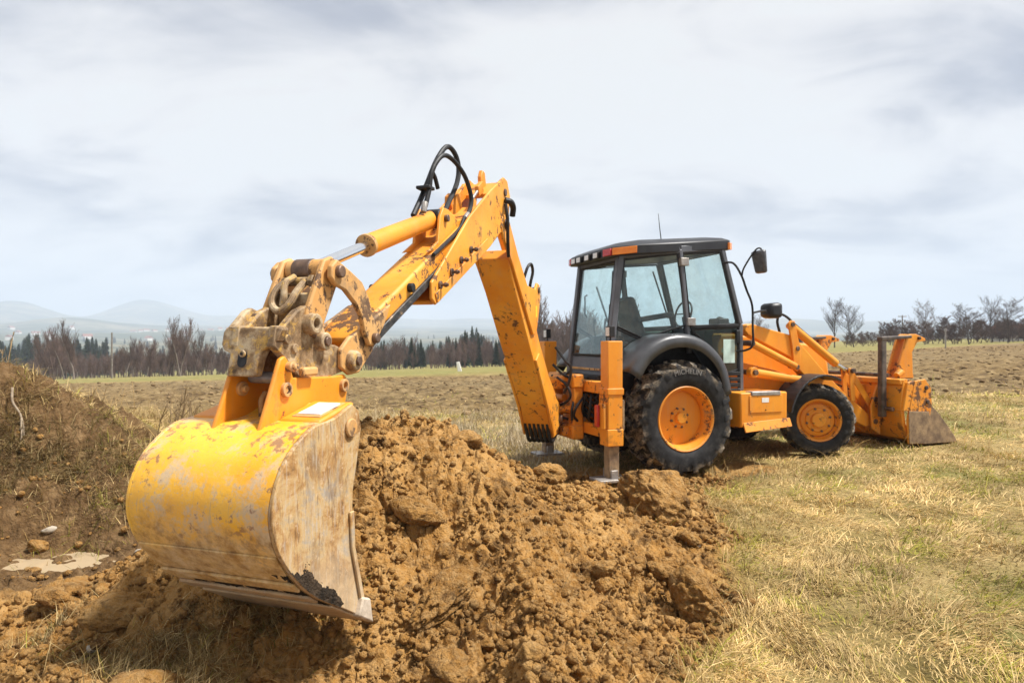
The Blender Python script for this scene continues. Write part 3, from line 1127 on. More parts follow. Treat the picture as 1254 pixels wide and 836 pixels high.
def pane(pts, th=.006, name='window_pane', mat='glass'):
    P = [Vector(p) for p in pts]
    nrm = (P[1] - P[0]).cross(P[-1] - P[0]).normalized()
    return MB().loft([tuple(p + nrm * th / 2) for p in P], [tuple(p - nrm * th / 2) for p in P]).build(name, mat, cabo, 0)


def gasket(pts, rad=.013):
    m = MB()
    for i in range(len(pts)):
        m.beam(pts[i], pts[(i + 1) % len(pts)], rad * 2, rad * 2, (.3, .9, .2))
    return m.build('window_seal', 'black', cabo, .003)


def ys(x):
    return .55 + .2 * min(1, max(0, (x + .7) / .85))


rw = [(-.645, -.475, 2.66), (-.645, .475, 2.66), (-.788, .475, 1.475), (-.788, -.475, 1.475)]
pane(rw)
gasket(rw)
for sd in (-1, 1):
    q = [(-.575, 2.68), (.10, 2.765), (.235, 1.86), (.02, 1.80), (-.33, 1.685), (-.69, 1.85)]
    pts = [(x, sd * ys(x), z) for x, z in q]
    pane(pts)
    gasket(pts)
    q = [(-.70, 1.82), (-.36, 1.665), (-.58, 1.56), (-.745, 1.50)]
    pts = [(x, sd * ys(x), z) for x, z in q]
    pane(pts)
    gasket(pts, .010)
    q = [(.17, 2.765), (.745, 2.815), (1.015, 1.88), (.285, 1.84)]
    pts = [(x, sd * YS, z) for x, z in q]
    pane(pts)
    gasket(pts)
    q = [(.30, 1.80), (1.03, 1.84), (1.03, 1.28), (.74, 1.20), (.66, 1.42), (.50, 1.64)]
    pts = [(x, sd * YS, z) for x, z in q]
    pane(pts, mat='glass_dark_inside')
    gasket(pts)
    dr = MB().beam((.27, sd * (YS + .005), 1.84), (1.05, sd * (YS + .005), 1.86), .05, .04)
    dr.build('door_rail', 'black', cabo, .006)
    for z, x in ((2.66, .16), (1.90, .26)):
        MB().box(x - .05, x + .07, sd * (YS + .03) - .03, sd * (YS + .03) + .03, z - .05, z + .05).build('door_hinge', 'galv', cabo, .008)
    MB().box(.97, 1.03, sd * (YS + .03) - .02, sd * (YS + .03) + .02, 1.62, 1.80).build('door_handle', 'black', cabo, .01)
fw = [(.80, -.70, 2.82), (.80, .70, 2.82), (1.06, .70, 1.84), (1.06, -.70, 1.84)]
pane(fw)
gasket(fw)
MB().box(.79, .97, -YS - .012, -YS - .008, 1.37, 1.68).build('door_notice', simple('pale_green_notice', (.50, .66, .60), (.60, .76, .70), 20, .5), cabo, 0)
# inside
sx = .20
m = MB()
m.box(-.34 + sx, .18 + sx, -.25, .25, 1.64, 1.77)
m.box(-.20 + sx, .06 + sx, -.16, .16, 1.16, 1.64)
m.loft([(-.37 + sx, -.25, 1.70), (-.37 + sx, .25, 1.70), (-.22 + sx, .25, 1.72), (-.22 + sx, -.25, 1.72)], [(-.50 + sx, -.20, 2.24), (-.50 + sx, .20, 2.24), (-.38 + sx, .18, 2.26), (-.38 + sx, -.18, 2.26)])
m.build('operator_seat', 'vinyl', cabo, .05)
m = MB()
m.loft([(-.40 + sx, -.36, 1.90), (.10 + sx, -.36, 1.98), (.10 + sx, -.36, 2.05), (-.40 + sx, -.36, 1.97)], [(-.40 + sx, -.26, 1.90), (.10 + sx, -.26, 1.98), (.10 + sx, -.26, 2.05), (-.40 + sx, -.26, 1.97)])
m.build('armrest', 'vinyl', cabo, .015)
m = MB()
m.tube([(.86, 0, 1.16), (.72, 0, 2.0)], .04, 10)
m.build('steering_column', 'black', cabo, 0)
m = MB()
cs = [(.70 + .045 * math.sin(a), .19 * math.cos(a), 2.04 + .18 * math.sin(a)) for a in np.linspace(0, 2 * math.pi, 21)]
m.tube(cs, .014, 8)
m.tube([(.70, -.18, 2.04), (.70, .18, 2.04)], .01, 6)
m.build('steering_wheel', 'black', cabo, 0)
m = MB()
m.loft([(.80, -.3, 1.16), (.80, .3, 1.16), (1.02, .3, 1.16), (1.02, -.3, 1.16)], [(.88, -.26, 1.82), (.88, .26, 1.82), (1.02, .26, 1.82), (1.02, -.26, 1.82)])
m.box(.82, 1.0, -.62, -.40, 1.86, 1.96)
m.build('dashboard', 'black', cabo, .02)
for y, x in ((-.16, -.60), (.16, -.60)):
    m = MB()
    m.loft([(x - .09, y - .07, 1.16), (x + .07, y - .07, 1.16), (x + .07, y + .07, 1.16), (x - .09, y + .07, 1.16)], [(x - .04, y - .05, 1.72), (x + .05, y - .05, 1.72), (x + .05, y + .05, 1.72), (x - .04, y + .05, 1.72)])
    m.tube([(x, y, 1.70), (x - .03, y, 1.86), (x - .01, y, 1.95)], [.012, .012, .02], 8)
    m.build('control_tower', 'vinyl', cabo, .012)
MB().tube([(-.60, -.45, 1.52), (-.60, -.45, 2.58)], .012, 8).build('grab_bar', 'black', cabo, 0)
MB().tube([(-.58, .46, 2.0), (-.63, .42, 2.02), (-.63, .42, 2.28), (-.58, .46, 2.3)], .012, 8).build('grab_bar', 'black', cabo, 0)
MB().box(-.70, -.66, -.46, -.40, 1.98, 2.12).tube([(-.69, -.44, 2.1), (-.66, -.43, 2.55)], .008, 6).build('rear_wiper', 'black', cabo, .004)
MB().tube([(.62, .66, 2.70), (.86, .62, 2.0)], .012, 6).build('front_wiper', 'black', cabo, 0)
MB().tube([(-.30, .71, 2.45), (-.08, .71, 1.86)], .014, 6).build('gas_strut', 'black', cabo, 0)
# mirror and lamp arm
m = MB()
m.tube(smooth_path([(.76, -.78, 2.67), (.85, -.88, 2.66), (.92, -.95, 2.50), (1.00, -.95, 2.32), (1.09, -.95, 2.12), (1.10, -.95, 1.85), (1.10, -.95, 1.61), (1.04, -.90, 1.54), (.96, -.80, 1.52)]), .014, 8)
m.tube(smooth_path([(.93, -.95, 2.50), (.93, -.98, 2.58), (.99, -1.03, 2.72), (1.07, -1.06, 2.83), (1.12, -1.08, 2.83), (1.13, -1.08, 2.74)]), .011, 8)
m.tube([(1.10, -.95, 2.02), (1.30, -.85, 2.05), (1.46, -.78, 2.06)], .014, 8)
m.build('mirror_arm', 'black', cabo, 0)
m = MB()
m.loft([(1.10, -1.18, 2.52), (1.10, -.98, 2.52), (1.04, -.96, 2.80), (1.04, -1.20, 2.80)], [(1.16, -1.17, 2.52), (1.16, -.99, 2.52), (1.12, -.97, 2.82), (1.12, -1.19, 2.82)])
m.build('side_mirror', 'mirror', cabo, .06)
m = MB()
m.loft([(1.50, -.82, 1.97), (1.50, -.60, 1.97), (1.50, -.60, 2.16), (1.50, -.82, 2.16)], [(1.70, -.85, 1.96), (1.70, -.57, 1.96), (1.70, -.57, 2.18), (1.70, -.85, 2.18)])
m.build('front_work_lamp', 'plastic', cabo, .05)

# ---- rear frame and stabilisers
m = MB()
m.box(-1.05, -.90, -.84, .84, 1.02, 1.16)
m.box(-1.05, -.90, -.84, .84, .50, .64)
m.box(-1.03, -.94, -.84, -.76, .64, 1.02)
m.box(-1.03, -.94, .76, .84, .64, 1.02)
fr_ = m.build('slide_frame', 'paint_rear', root, .012)
MB().box(-.90, -.82, -.80, .80, .55, 1.10).build('hose_bay_panel', 'black', fr_, .01)
for k in range(6):
    z = .72 + .055 * k
    MB().tube(smooth_path([(-1.02, -.74, z), (-.99, -.6, z - .05), (-.98, -.45, z - .07 + .03 * (k % 3)), (-1.02, -.3, z + .05)]), .022, 8).build('hydraulic_hose', 'black', fr_, 0)
m = MB()
m.box(-1.20, -1.055, -.40, -.24, .44, 1.22)
m.box(-1.20, -1.055, .20, .34, .44, 1.22)
m.box(-1.22, -1.055, -.42, .36, 1.06, 1.24)
m.box(-1.22, -1.055, -.42, .36, .42, .60)
m.box(-1.30, -1.20, -.30, .20, 1.10, 1.22)
m.box(-1.30, -1.20, -.30, .20, .45, .58)
m.box(-1.28, -1.10, -.16, .08, .72, .84)
car = m.build('swing_carriage', 'paint_rear', root, .025)
for y in (-.30, -.22, -.14, .0):
    MB().cyl((-1.2, y, 1.235), (-1.2, y, 1.262), .018, 8).build('carriage_bolt', 'pin', car, 0)
m = MB()
m.cyl(BF(0, 0, .42), BF(0, 0, 1.20), .09, 20)
m.box(-1.45, -1.24, -.20, .04, .46, .60)
m.box(-1.45, -1.24, -.20, .04, 1.04, 1.18)
m.build('swing_post', 'paint_rear', root, .02)
m = MB()
m.cyl((-1.15, -.33, .80), (-1.36, -.20, .80), .05, 14)
m.cyl((-1.15, .27, .80), (-1.40, .10, .80), .05, 14)
m.cyl((-1.18, -.1, .92), (-1.18, .2, .92), .045, 14)
m.build('swing_cylinder', 'paint_rear', root, 0)
hs = [[(-1.40, -.30, 1.58), (-1.34, -.34, 1.48), (-1.30, -.40, 1.40), (-1.24, -.42, 1.32), (-1.26, -.40, 1.14), (-1.30, -.34, 1.0)],
      [(-1.24, -.42, 1.30), (-1.22, -.30, 1.26), (-1.20, -.10, 1.22), (-1.3, .05, 1.2)],
      [(-1.10, -.30, 1.10), (-1.16, -.36, .95), (-1.22, -.40, .80), (-1.22, -.40, .66)],
      [(-1.06, -.50, 1.0), (-1.10, -.46, .84), (-1.06, -.40, .74), (-1.0, -.3, .70)]]
hs += [[(-1.36, -.26, 1.20), (-1.28, -.38, 1.10), (-1.24, -.40, .96), (-1.30, -.30, .86), (-1.38, -.18, .84)],
       [(-1.08, -.46, .96), (-1.20, -.52, .86), (-1.24, -.50, .74), (-1.16, -.44, .66)],
       [(-1.40, -.22, 1.36), (-1.30, -.30, 1.24), (-1.18, -.34, 1.18), (-1.0, -.40, 1.12)],
       [(-1.06, -.62, .98), (-1.10, -.66, .82), (-1.08, -.60, .70), (-1.0, -.5, .66)],
       [(-1.30, .0, 1.0), (-1.34, -.12, .96), (-1.30, -.2, .72), (-1.2, -.26, .66)]]
for h_ in hs:
    MB().tube(smooth_path(h_, 6), .017, 8).build('hydraulic_hose', 'black', car, 0)

for sd in (-1, 1):
    y0, y1 = sorted((sd * .86, sd * 1.05))
    m = MB()
    m.box(-1.06, -.865, y0, y1, .62, 1.655)
    m.box(-1.072, -.853, y0 - .012, y1 + .012, 1.02, 1.10)
    m.prism([(-1.068, .42), (-.857, .42), (-.857, .62), (-1.068, .62)], y0 - .008, y1 + .008)
    st = m.build('stabiliser', 'paint', root, .010)
    tag(st, 'near stabiliser leg with red tail lamp' if sd < 0 else None)
    MB().box(-1.03, -.895, y0 + .03, y1 - .03, .03, .45).build('inner_leg', 'steel_dirty', st, .008)
    m = MB()
    m.box(-1.20, -.78, y0 - .08, y1 + .02, .012, .045)
    m.box(-1.02, -.93, y0 - .01, y0 + .02, .04, .14)
    m.box(-1.02, -.93, y1 - .02, y1 + .01, .04, .14)
    m.build('foot_pad', 'galv', st, .006)
    if sd < 0:
        MB().box(-1.11, -1.065, y0 + .02, y0 + .15, .62, .92).build('lamp_bracket', 'paint', st, .01)
        MB().box(-1.15, -1.112, y1 - .09, y1 - .01, .64, .90).build('tail_lamp', 'red', st, .01)
        for z in (.64, .72, .84, .92):
            MB().cyl((-.865, y0 + .04, z), (-.82, y0 + .04, z), .014, 8).build('guide_bolt', 'pin', st, 0)
        MB().box(-.862, -.835, y0 + .01, y1 - .03, .60, .96).build('guide_plate', 'steel_dirty', st, .004)
    m = MB()
    m.box(-1.01, -.94, sd * .95 - .05, sd * .95 + .05, 1.70, 1.83)
    m.tube([(-.975, sd * .95, 1.65), (-.975, sd * .95, 1.71)], .012, 6)
    m.build('work_lamp', 'black', st, .01)
    MB().box(-1.018, -1.011, sd * .95 - .04, sd * .95 + .04, 1.715, 1.815).build('lamp_lens', 'lens', st, 0)

# ---- boom
bp = [(-.10, .50), (.30, .46), (.48, .60), (.62, .84), (1.35, 1.60), (1.98, 2.30), (2.06, 2.46), (1.96, 2.56), (1.80, 2.50), (1.30, 2.06), (.92, 1.62), (.50, 1.22), (.08, .92), (-.10, .74)]
m = MB(BF)
m.prism(bp, -.165, .165)
boom = m.build('boom', 'paint_boom', root, .012)
tag(boom, 'orange boom with rust and black scuffs down its front')
for sd in (-1, 1):
    a, b = sorted((sd * .167, sd * .195))
    m = MB(BF)
    m.prism([(1.30, 1.72), (1.72, 2.12), (2.02, 2.40), (2.30, 2.62), (2.37, 2.72), (2.33, 2.82), (2.24, 2.86), (2.12, 2.80), (1.85, 2.52), (1.52, 2.24), (1.22, 2.22), (1.14, 2.30), (1.05, 2.28), (1.02, 2.14), (1.10, 1.90), (1.18, 1.74)], a, b)
    m.build('boom_side_plate', 'paint_boom', boom, .008)
    m = MB(BF)
    m.prism([(.00, .62), (.40, .50), (.66, .86), (1.18, 1.44), (1.05, 1.52), (.50, 1.06), (.10, .86)], a, b)
    m.build('boom_side_plate', 'paint_boom', boom, .008)
m = MB(BF)
m.cyl((2.24, -.21, 2.76), (2.24, .21, 2.76), .05)
m.cyl((1.10, -.21, 2.22), (1.10, .21, 2.22), .035)
m.cyl((.10, -.23, .68), (.10, .23, .68), .05)
m.build('boom_pin', 'pin', boom, .006)
m = MB(BF)
m.cyl((1.12, .0, 2.22), (1.98, .0, 2.98), .072, 20)
m.build('crowd_cylinder', 'paint', boom, .006)
m = MB(BF)
m.cyl((1.98, 0, 2.98), (2.20, 0, 3.12), .035, 16)
m.build('cylinder_rod', 'chrome', boom, 0)
m = MB(BF)
m.tube(smooth_path([(1.34, .10, 2.34), (1.30, .13, 2.46), (1.20, .14, 2.50), (1.14, .14, 2.42), (1.16, .12, 2.30), (1.12, .10, 2.24)]), .017, 8)
m.build('hydraulic_hose', 'black', boom, 0)
for k in range(6):
    m = MB(BF)
    s_ = -.14 + .055 * k
    m.tube(smooth_path([(.50, s_, .66), (.46, s_, .58), (.38, s_ + .01, .44), (.20, s_, .42), (.02, s_, .50)]), .022, 8)
    m.build('hydraulic_hose', 'black', boom, 0)
m = MB(BF)
m.prism([(1.16, 1.92), (1.21, 1.92), (1.21, 2.04), (1.16, 2.04)], .1952, .1962)
m.build('boom_sticker', simple('yellow_sticker', (.75, .55, .03), (.80, .62, .05), 20, .5), boom, 0)

# ---- dipper: outer carrier and extended inner box
op = [(2.27, 3.20), (2.17, 3.19), (2.08, 3.06), (2.12, 2.84), (2.22, 2.68), (2.37, 2.66), (2.63, 2.50), (3.80, 1.91), (3.87, 1.95), (3.87, 2.07), (3.14, 2.67), (2.63, 3.00)]
m = MB(BF)
for sd in (-1, 1):
    a, b = sorted((sd * .160, sd * .185))
    m.prism(op, a, b)
m.prism([(2.5, 2.60), (2.63, 2.50), (3.80, 1.91), (3.80, 1.94), (2.63, 2.535), (2.5, 2.64)], -.159, .159)
m.prism([(2.20, 3.05), (2.60, 2.94), (2.60, 2.98), (2.22, 3.17)], -.159, .159)
dip = m.build('dipper', 'paint_boom', root, .008)
tag(dip, 'outer section of the extending orange dipper')
for sd in (-1, 1):
    a, b = sorted((sd * .186, sd * .196))
    MB(BF).prism([(2.66, 2.495), (3.79, 1.925), (3.83, 1.99), (2.75, 2.55)], a, b).build('edge_strip', 'paint_boom', dip, .004)
    for t, z in ((3.13, 2.40), (3.34, 2.29), (3.53, 2.175), (3.74, 2.06)):
        MB(BF).cyl((t, sd * .185, z), (t, sd * .20, z), .030, 14).cyl((t, sd * .20, z), (t, sd * .255, z), .012, 10).cyl((t, sd * .225, z), (t, sd * .243, z), .020, 6).build('guide_bolt', 'pin', dip, .002)
    MB(BF).cyl((2.25, sd * .185, 3.06), (2.25, sd * .20, 3.06), .035, 14).build('hinge_cap', 'pin', dip, .003)
zin = lambda t: 2.195 - .562 * (t - 3.9)
zlo = lambda t: 2.03 - .545 * (t - 3.9)
m = MB(BF)
m.prism([(2.75, zlo(2.75)), (4.70, zlo(4.70)), (4.78, zin(4.78) - .05), (4.72, zin(4.72)), (2.75, zin(2.75))], -.128, .128)
inn = m.build('dipper_extension', 'paint_boom', root, .022)
tag(inn, 'inner dipper section slid out, greased black rail along its lower edge')
for sd in (-1, 1):
    a, b = sorted((sd * .129, sd * .152))
    MB(BF).prism([(2.9, zlo(2.9) - .02), (4.55, zlo(4.55) - .02), (4.55, zlo(4.55) + .045), (2.9, zlo(2.9) + .045)], a, b).build('wear_rail', 'rail', inn, .006)
    a, b = sorted((sd * .129, sd * .157))
    MB(BF).prism([(4.42, zin(4.42) - .02), (4.72, zin(4.72) + .01), (4.90, 1.67), (4.99, 1.60), (4.99, 1.50), (4.90, 1.455), (4.80, 1.465), (4.66, 1.58), (4.50, zlo(4.50) + .05)], a, b).build('end_plate', 'paint_link', inn, .008)
    MB(BF).cyl((4.12, sd * .128, 2.01), (4.12, sd * .165, 2.01), .032, 16).build('stop_bolt', 'black', inn, .004)
    MB(BF).prism([(3.78, 2.30), (3.60, 2.40), (3.56, 2.60), (3.50, 2.68), (3.40, 2.68), (3.22, 2.63), (2.94, 2.70), (2.94, 2.62), (3.30, 2.40)], *sorted((sd * .085, sd * .11))).build('cylinder_bracket', 'paint_boom', inn, .006)
    MB(BF).cyl((3.47, sd * .11, 2.60), (3.47, sd * .14, 2.60), .028, 12).build('bracket_pin', 'pin', inn, .004)
m = MB(BF)
m.prism([(2.30, 3.12), (2.42, 3.02), (2.44, 3.18), (2.40, 3.25), (2.34, 3.24)], -.02, .02)
m.build('tail_lug', 'paint', dip, .008)
m = MB(BF)
m.prism([(2.55, 2.98), (2.95, 2.72), (2.97, 2.78), (2.62, 3.08), (2.54, 3.06)], -.10, -.07)
m.prism([(2.98, 2.78), (3.12, 2.70), (3.10, 2.86), (3.04, 2.90), (3.00, 2.88)], .02, .05)
m.prism([(2.98, 2.78), (3.12, 2.70), (3.10, 2.86), (3.04, 2.90), (3.00, 2.88)], -.06, -.03)
m.prism([(2.58, 3.0), (2.70, 2.93), (2.72, 3.02), (2.62, 3.09)], .06, .10)
m.build('hose_guide', 'paint_rear', dip, .006)
MB(BF).cyl((2.60, .08, 3.06), (2.86, .08, 2.86), .014, 10).build('steel_pipe', 'galv', dip, 0)
m = MB(BF)
m.tube(smooth_path([(2.28, .2, 2.98), (2.24, .24, 2.97), (2.16, .24, 2.93), (2.12, .22, 2.86)]), .03, 8)
m.tube(smooth_path([(2.30, .21, 2.94), (2.30, .23, 2.80), (2.26, .22, 2.60), (2.18, .20, 2.46)]), .017, 8)
m.build('hydraulic_hose', 'black', dip, 0)
for path, r_ in (([(3.74, -.03, 2.58), (3.62, -.03, 2.72), (3.51, -.03, 2.86), (3.34, -.02, 3.10), (3.19, 0, 3.245), (3.07, .02, 3.22), (3.01, .03, 3.11), (3.06, .03, 2.96), (3.22, .02, 2.76), (3.35, .02, 2.62)], .021),
                 ([(3.66, .03, 2.66), (3.61, .04, 2.80), (3.58, .05, 2.95), (3.46, .08, 3.09), (3.30, .10, 3.10), (3.10, .12, 3.02), (2.98, .13, 2.88), (2.99, .13, 2.78), (3.06, .13, 2.70)], .019),
                 ([(3.52, .02, 2.96), (3.46, .02, 2.92), (3.41, .02, 2.85)], .017)):
    MB(BF).tube(smooth_path(path), r_, 10).build('hydraulic_hose', 'black', inn, 0)
MB(BF).box(3.55, 3.65, -.055, .06, 2.80, 2.825).build('hose_clamp', 'black', inn, .006)
MB(BF).cyl((3.69, .03, 2.61), (3.665, .03, 2.69), .024, 8).build('hose_fitting', 'galv', inn, .003)
MB(BF).cyl((3.05, .13, 2.71), (3.12, .13, 2.66), .024, 8).build('hose_fitting', 'galv', inn, .003)
m = MB(BF)
m.tube(smooth_path([(3.12, .13, 2.67), (3.25, .135, 2.55), (3.6, .14, 2.36), (3.75, .14, 2.28)]), .016, 8)
m.build('steel_pipe', 'black', inn, 0)

# ---- bucket cylinder and linkage
m = MB(BF)
m.cyl((3.47, 0, 2.60), (4.44, 0, 2.262), .068, 24)
cy = m.build('bucket_cylinder', 'paint', root, .006)
m = MB(BF)
m.cyl((4.44, 0, 2.262), (4.47, 0, 2.252), .074, 24)
m.build('gland_ring', 'paint_link', cy, .004)
MB(BF).cyl((4.46, 0, 2.255), (5.04, 0, 2.045), .034, 20).build('cylinder_rod', 'chrome', cy, 0)
MB(BF).cyl((3.47, -.084, 2.60), (3.47, .084, 2.60), .075, 20).build('cylinder_eye', 'black', cy, .006)
bo = [(5.135, 2.045), (5.085, 2.085), (4.95, 2.035), (4.83, 1.985), (4.755, 1.90), (4.715, 1.81), (4.65, 1.70), (4.65, 1.64), (4.70, 1.615), (4.75, 1.625), (4.80, 1.70), (4.835, 1.79), (4.90, 1.86), (5.0, 1.925), (5.10, 1.95), (5.14, 1.985)]
for sd in (-1, 1):
    a, b = sorted((sd * .162, sd * .195))
    lk = MB(BF).prism(bo, a, b).build('curved_link', 'paint_link', root, .008)
    MB(BF).cyl((5.075, sd * .15, 2.02), (5.075, sd * .222, 2.02), .034, 18).build('link_pin', 'pin', lk, .006)
    MB(BF).cyl((4.70, sd * .12, 1.665), (4.70, sd * .225, 1.665), .030, 18).build('link_pin', 'pin', lk, .006)
    a, b = sorted((sd * .112, sd * .145))
    tl_ = MB(BF).prism([(5.00, 2.085), (5.06, 2.105), (5.13, 2.08), (5.28, 1.80), (5.29, 1.70), (5.20, 1.66), (5.14, 1.72), (5.01, 1.95), (4.98, 2.03)], a, b).build('tipping_link', 'paint_link', root, .010)
MB(BF).cyl((5.07, -.11, 2.03), (5.07, .11, 2.03), .062, 24).build('link_cross_tube', 'paint_link', root, .008)
MB(BF).cyl((5.07, -.07, 2.03), (5.07, .045, 2.03), .066, 24).build('rod_eye', 'pin', root, .008)
m = MB(BF)
m.box(5.17, 5.21, -.11, .11, 1.70, 1.90)
m.build('link_web', 'casting', root, .01)
sh = [[(5.15, -.085, 1.965), (5.22, -.095, 1.91), (5.26, -.085, 1.84), (5.28, -.03, 1.80), (5.27, .02, 1.83), (5.22, .04, 1.91), (5.15, .045, 1.97)],
      [(5.16, -.02, 1.99), (5.22, -.035, 1.95), (5.25, -.02, 1.88), (5.25, -.03, 1.83)]]
shk = MB(BF).tube(smooth_path(sh[0], 6), .020, 10).build('shackle', 'casting', root, 0)
MB(BF).tube(smooth_path(sh[1], 6), .018, 10).build('shackle_hook', 'casting', shk, 0)
MB(BF).cyl((5.15, -.10, 1.965), (5.15, .10, 1.965), .024, 8).cyl((5.15, .07, 1.965), (5.15, .10, 1.965), .036, 6).build('shackle_bolt', 'casting', shk, .004)

# ---- quick coupler
def tz(o, name, mat, parent, t0, t1, pts, bev=.012, tilt=.0):
    """plate with an outline in (sideways, up), thickness along the arm"""
    m = MB(BF)
    m.loft([(t0 - tilt * (z - 1.47), s, z) for s, z in pts], [(t1 - tilt * (z - 1.47), s, z) for s, z in pts])
    return m.build(name, mat, parent, bev)


cp = tz(None, 'quick_coupler', 'casting', root, 5.485, 5.55, [(-.17, 1.715), (-.185, 1.69), (-.185, 1.63), (-.165, 1.60), (-.125, 1.585), (-.125, 1.475), (.035, 1.475), (.045, 1.56), (.06, 1.60), (.10, 1.62), (.135, 1.65), (.15, 1.70), (.145, 1.715)], .009, .22)
tag(cp, 'pale mud-caked quick coupler between dipper and bucket')
cs_ = [(5.50, 1.72), (5.44, 1.72), (5.34, 1.80), (5.26, 1.83), (5.18, 1.80), (5.10, 1.70), (5.09, 1.63), (5.00, 1.625), (4.92, 1.60), (4.90, 1.48), (5.08, 1.45), (5.32, 1.46), (5.42, 1.55), (5.52, 1.62)]
for sd in (-1, 1):
    a, b = sorted((sd * .085, sd * .128))
    MB(BF).prism(cs_, a, b).build('cheek', 'casting', cp, .007)
    for (t, z, r_, e) in ((5.25, 1.735, .052, .055), (5.155, 1.645, .047, .050)):
        MB(BF).lathe([(sd * .10, r_ * 1.15), (sd * (.128 + e), r_), (sd * (.128 + e), r_ * .5), (sd * .11, r_ * .48)], 24, (t, 0, z)).build('pin_boss', 'casting', cp, .006)
    MB(BF).cyl((5.155, sd * .10, 1.645), (5.155, sd * .19, 1.645), .024, 14).build('coupler_pin', 'pin', cp, .004)
    MB(BF).lathe([(sd * .15, .062), (sd * .185, .060), (sd * .20, .05), (sd * .20, .02)], 24, (4.885, 0, 1.535)).build('pin_boss', 'casting', cp, .006)
    MB(BF).cyl((4.885, sd * .1, 1.535), (4.885, sd * .215, 1.535), .028, 6).build('coupler_pin', 'pin', cp, .004)
    for t, z in ((5.43, 1.655), (5.37, 1.61)):
        MB(BF).cyl((t, sd * .12, z), (t, sd * .145, z), .024, 12).build('coupler_bolt', 'casting', cp, .004)
MB(BF).box(5.10, 5.50, -.085, .085, 1.66, 1.70).build('deck_plate', 'casting', cp, .006)
MB(BF).prism([(5.50, 1.71), (5.40, 1.80), (5.36, 1.815), (5.31, 1.80), (5.22, 1.71)], -.165, -.125).build('lifting_lug', 'casting', cp, .008)
MB(BF).lathe([(-.10, .035), (-.18, .035), (-.18, .012), (-.10, .012)], 18, (5.345, 0, 1.755)).build('lug_bush', 'pin', cp, .003)
MB(BF).cyl((5.40, -.10, 1.465), (5.40, .10, 1.465), .030, 18).build('lock_pin', 'galv', cp, .004)
sl = []
for sg, c0 in ((1, 1.575), (-1, 1.545)):
    for a in np.linspace(0, math.pi, 8):
        sl.append((-.045 + .026 * math.cos(a) * sg, c0 + .026 * math.sin(a) * sg))
tz(None, 'slot_shade', 'black', cp, 5.549, 5.5525, sl, 0, .22)  # black sheet laid on the plate for the shade inside a slotted hole
MB(BF).cyl((5.53, -.040, 1.585), (5.542, -.040, 1.585), .017, 14).build('slot_bush', 'casting', cp, .002)
MB(BF).cyl((5.52, -.040, 1.585), (5.546, -.040, 1.585), .007, 10).build('slot_pin', 'black', cp, 0)

# ---- digging bucket
outer = [(5.26, 1.33), (5.42, 1.275), (5.60, 1.25), (5.75, 1.16), (5.825, 1.07), (5.865, .97), (5.868, .87), (5.83, .76), (5.76, .66), (5.67, .56), (5.55, .465), (5.37, .355), (5.13, .205)]
op_ = [(p[0], p[2]) for p in smooth_path([(a, 0, b) for a, b in outer], 4)]
inner = []
for i, p in enumerate(op_):
    a, b = op_[max(i - 1, 0)], op_[min(i + 1, len(op_) - 1)]
    d = Vector((b[0] - a[0], b[1] - a[1])).normalized()
    inner.append((p[0] + d.y * .022, p[1] - d.x * .022))
ws = .372
vs, fs = [], []
NS = 2
k = len(op_)
for s_ in (-ws, ws):
    vs += [(t, s_, z) for t, z in op_] + [(t, s_, z) for t, z in inner]
for i in range(k - 1):
    fs += [(i, i + 1, 2 * k + i + 1, 2 * k + i), (k + i, 3 * k + i, 3 * k + i + 1, k + i + 1), (i, k + i, k + i + 1, i + 1), (2 * k + i, 2 * k + i + 1, 3 * k + i + 1, 3 * k + i)]
fs += [(0, 2 * k, 3 * k, k), (k - 1, 2 * k - 1, 4 * k - 1, 3 * k - 1)]
bk = MB(BF).add(vs, fs).build('digging_bucket', 'bucket', root, 0, 30)
tag(bk, 'scuffed yellow digging bucket hanging from the dipper')
front = [(5.13, .205), (5.165, .31), (5.225, .50), (5.262, .68), (5.255, .89), (5.205, 1.08), (5.175, 1.20), (5.20, 1.29)]
for sd in (-1, 1):
    a, b = sorted((sd * .373, sd * .395))
    sp = MB(BF).prism([(t, z) for t, z in op_] + front[1:], a, b).build('side_plate', 'bucket_side' if sd > 0 else 'bucket', bk, .005)
    MB(BF).cyl((5.285, sd * .395, 1.215), (5.285, sd * .412, 1.215), .047, 24).build('round_boss', 'paint_link', bk, .006)
    MB(BF).prism([(5.165, .33), (5.20, .33), (5.285, .62), (5.30, .80), (5.262, .80), (5.255, .62)], *sorted((sd * .396, sd * .410))).build('side_cutter', 'bucket_side', bk, .005)
    MB(BF).prism([(5.10, .175), (5.24, .262), (5.20, .345), (5.13, .315)], *sorted((sd * .365, sd * .425))).build('corner_adapter', 'steel_pale', bk, .010) if 'steel_pale' in MAT else None


def strip(i0, i1, th, s0, s1, name, mat, bev=.004):
    """plate following the bucket's back from profile station i0 to i1, standing proud by th"""
    pa = op_[i0:i1 + 1]
    pb = []
    for i in range(i0, i1 + 1):
        a, b = op_[max(i - 1, 0)], op_[min(i + 1, k - 1)]
        d = Vector((b[0] - a[0], b[1] - a[1])).normalized()
        pb.append((op_[i][0] - d.y * th, op_[i][1] + d.x * th))
    return MB(BF).prism(pa + pb[::-1], s0, s1).build(name, mat, bk, bev)


strip(29, 33, .010, -.371, .371, 'heel_plate', 'bucket', .004)
strip(35, 37, .016, -.371, .371, 'wear_strip', 'bucket', .006)
strip(39, 41, .016, -.371, .371, 'wear_strip', 'bucket_side', .006)
strip(43, 48, .014, -.385, .385, 'cutting_edge', 'bucket_side', .006)
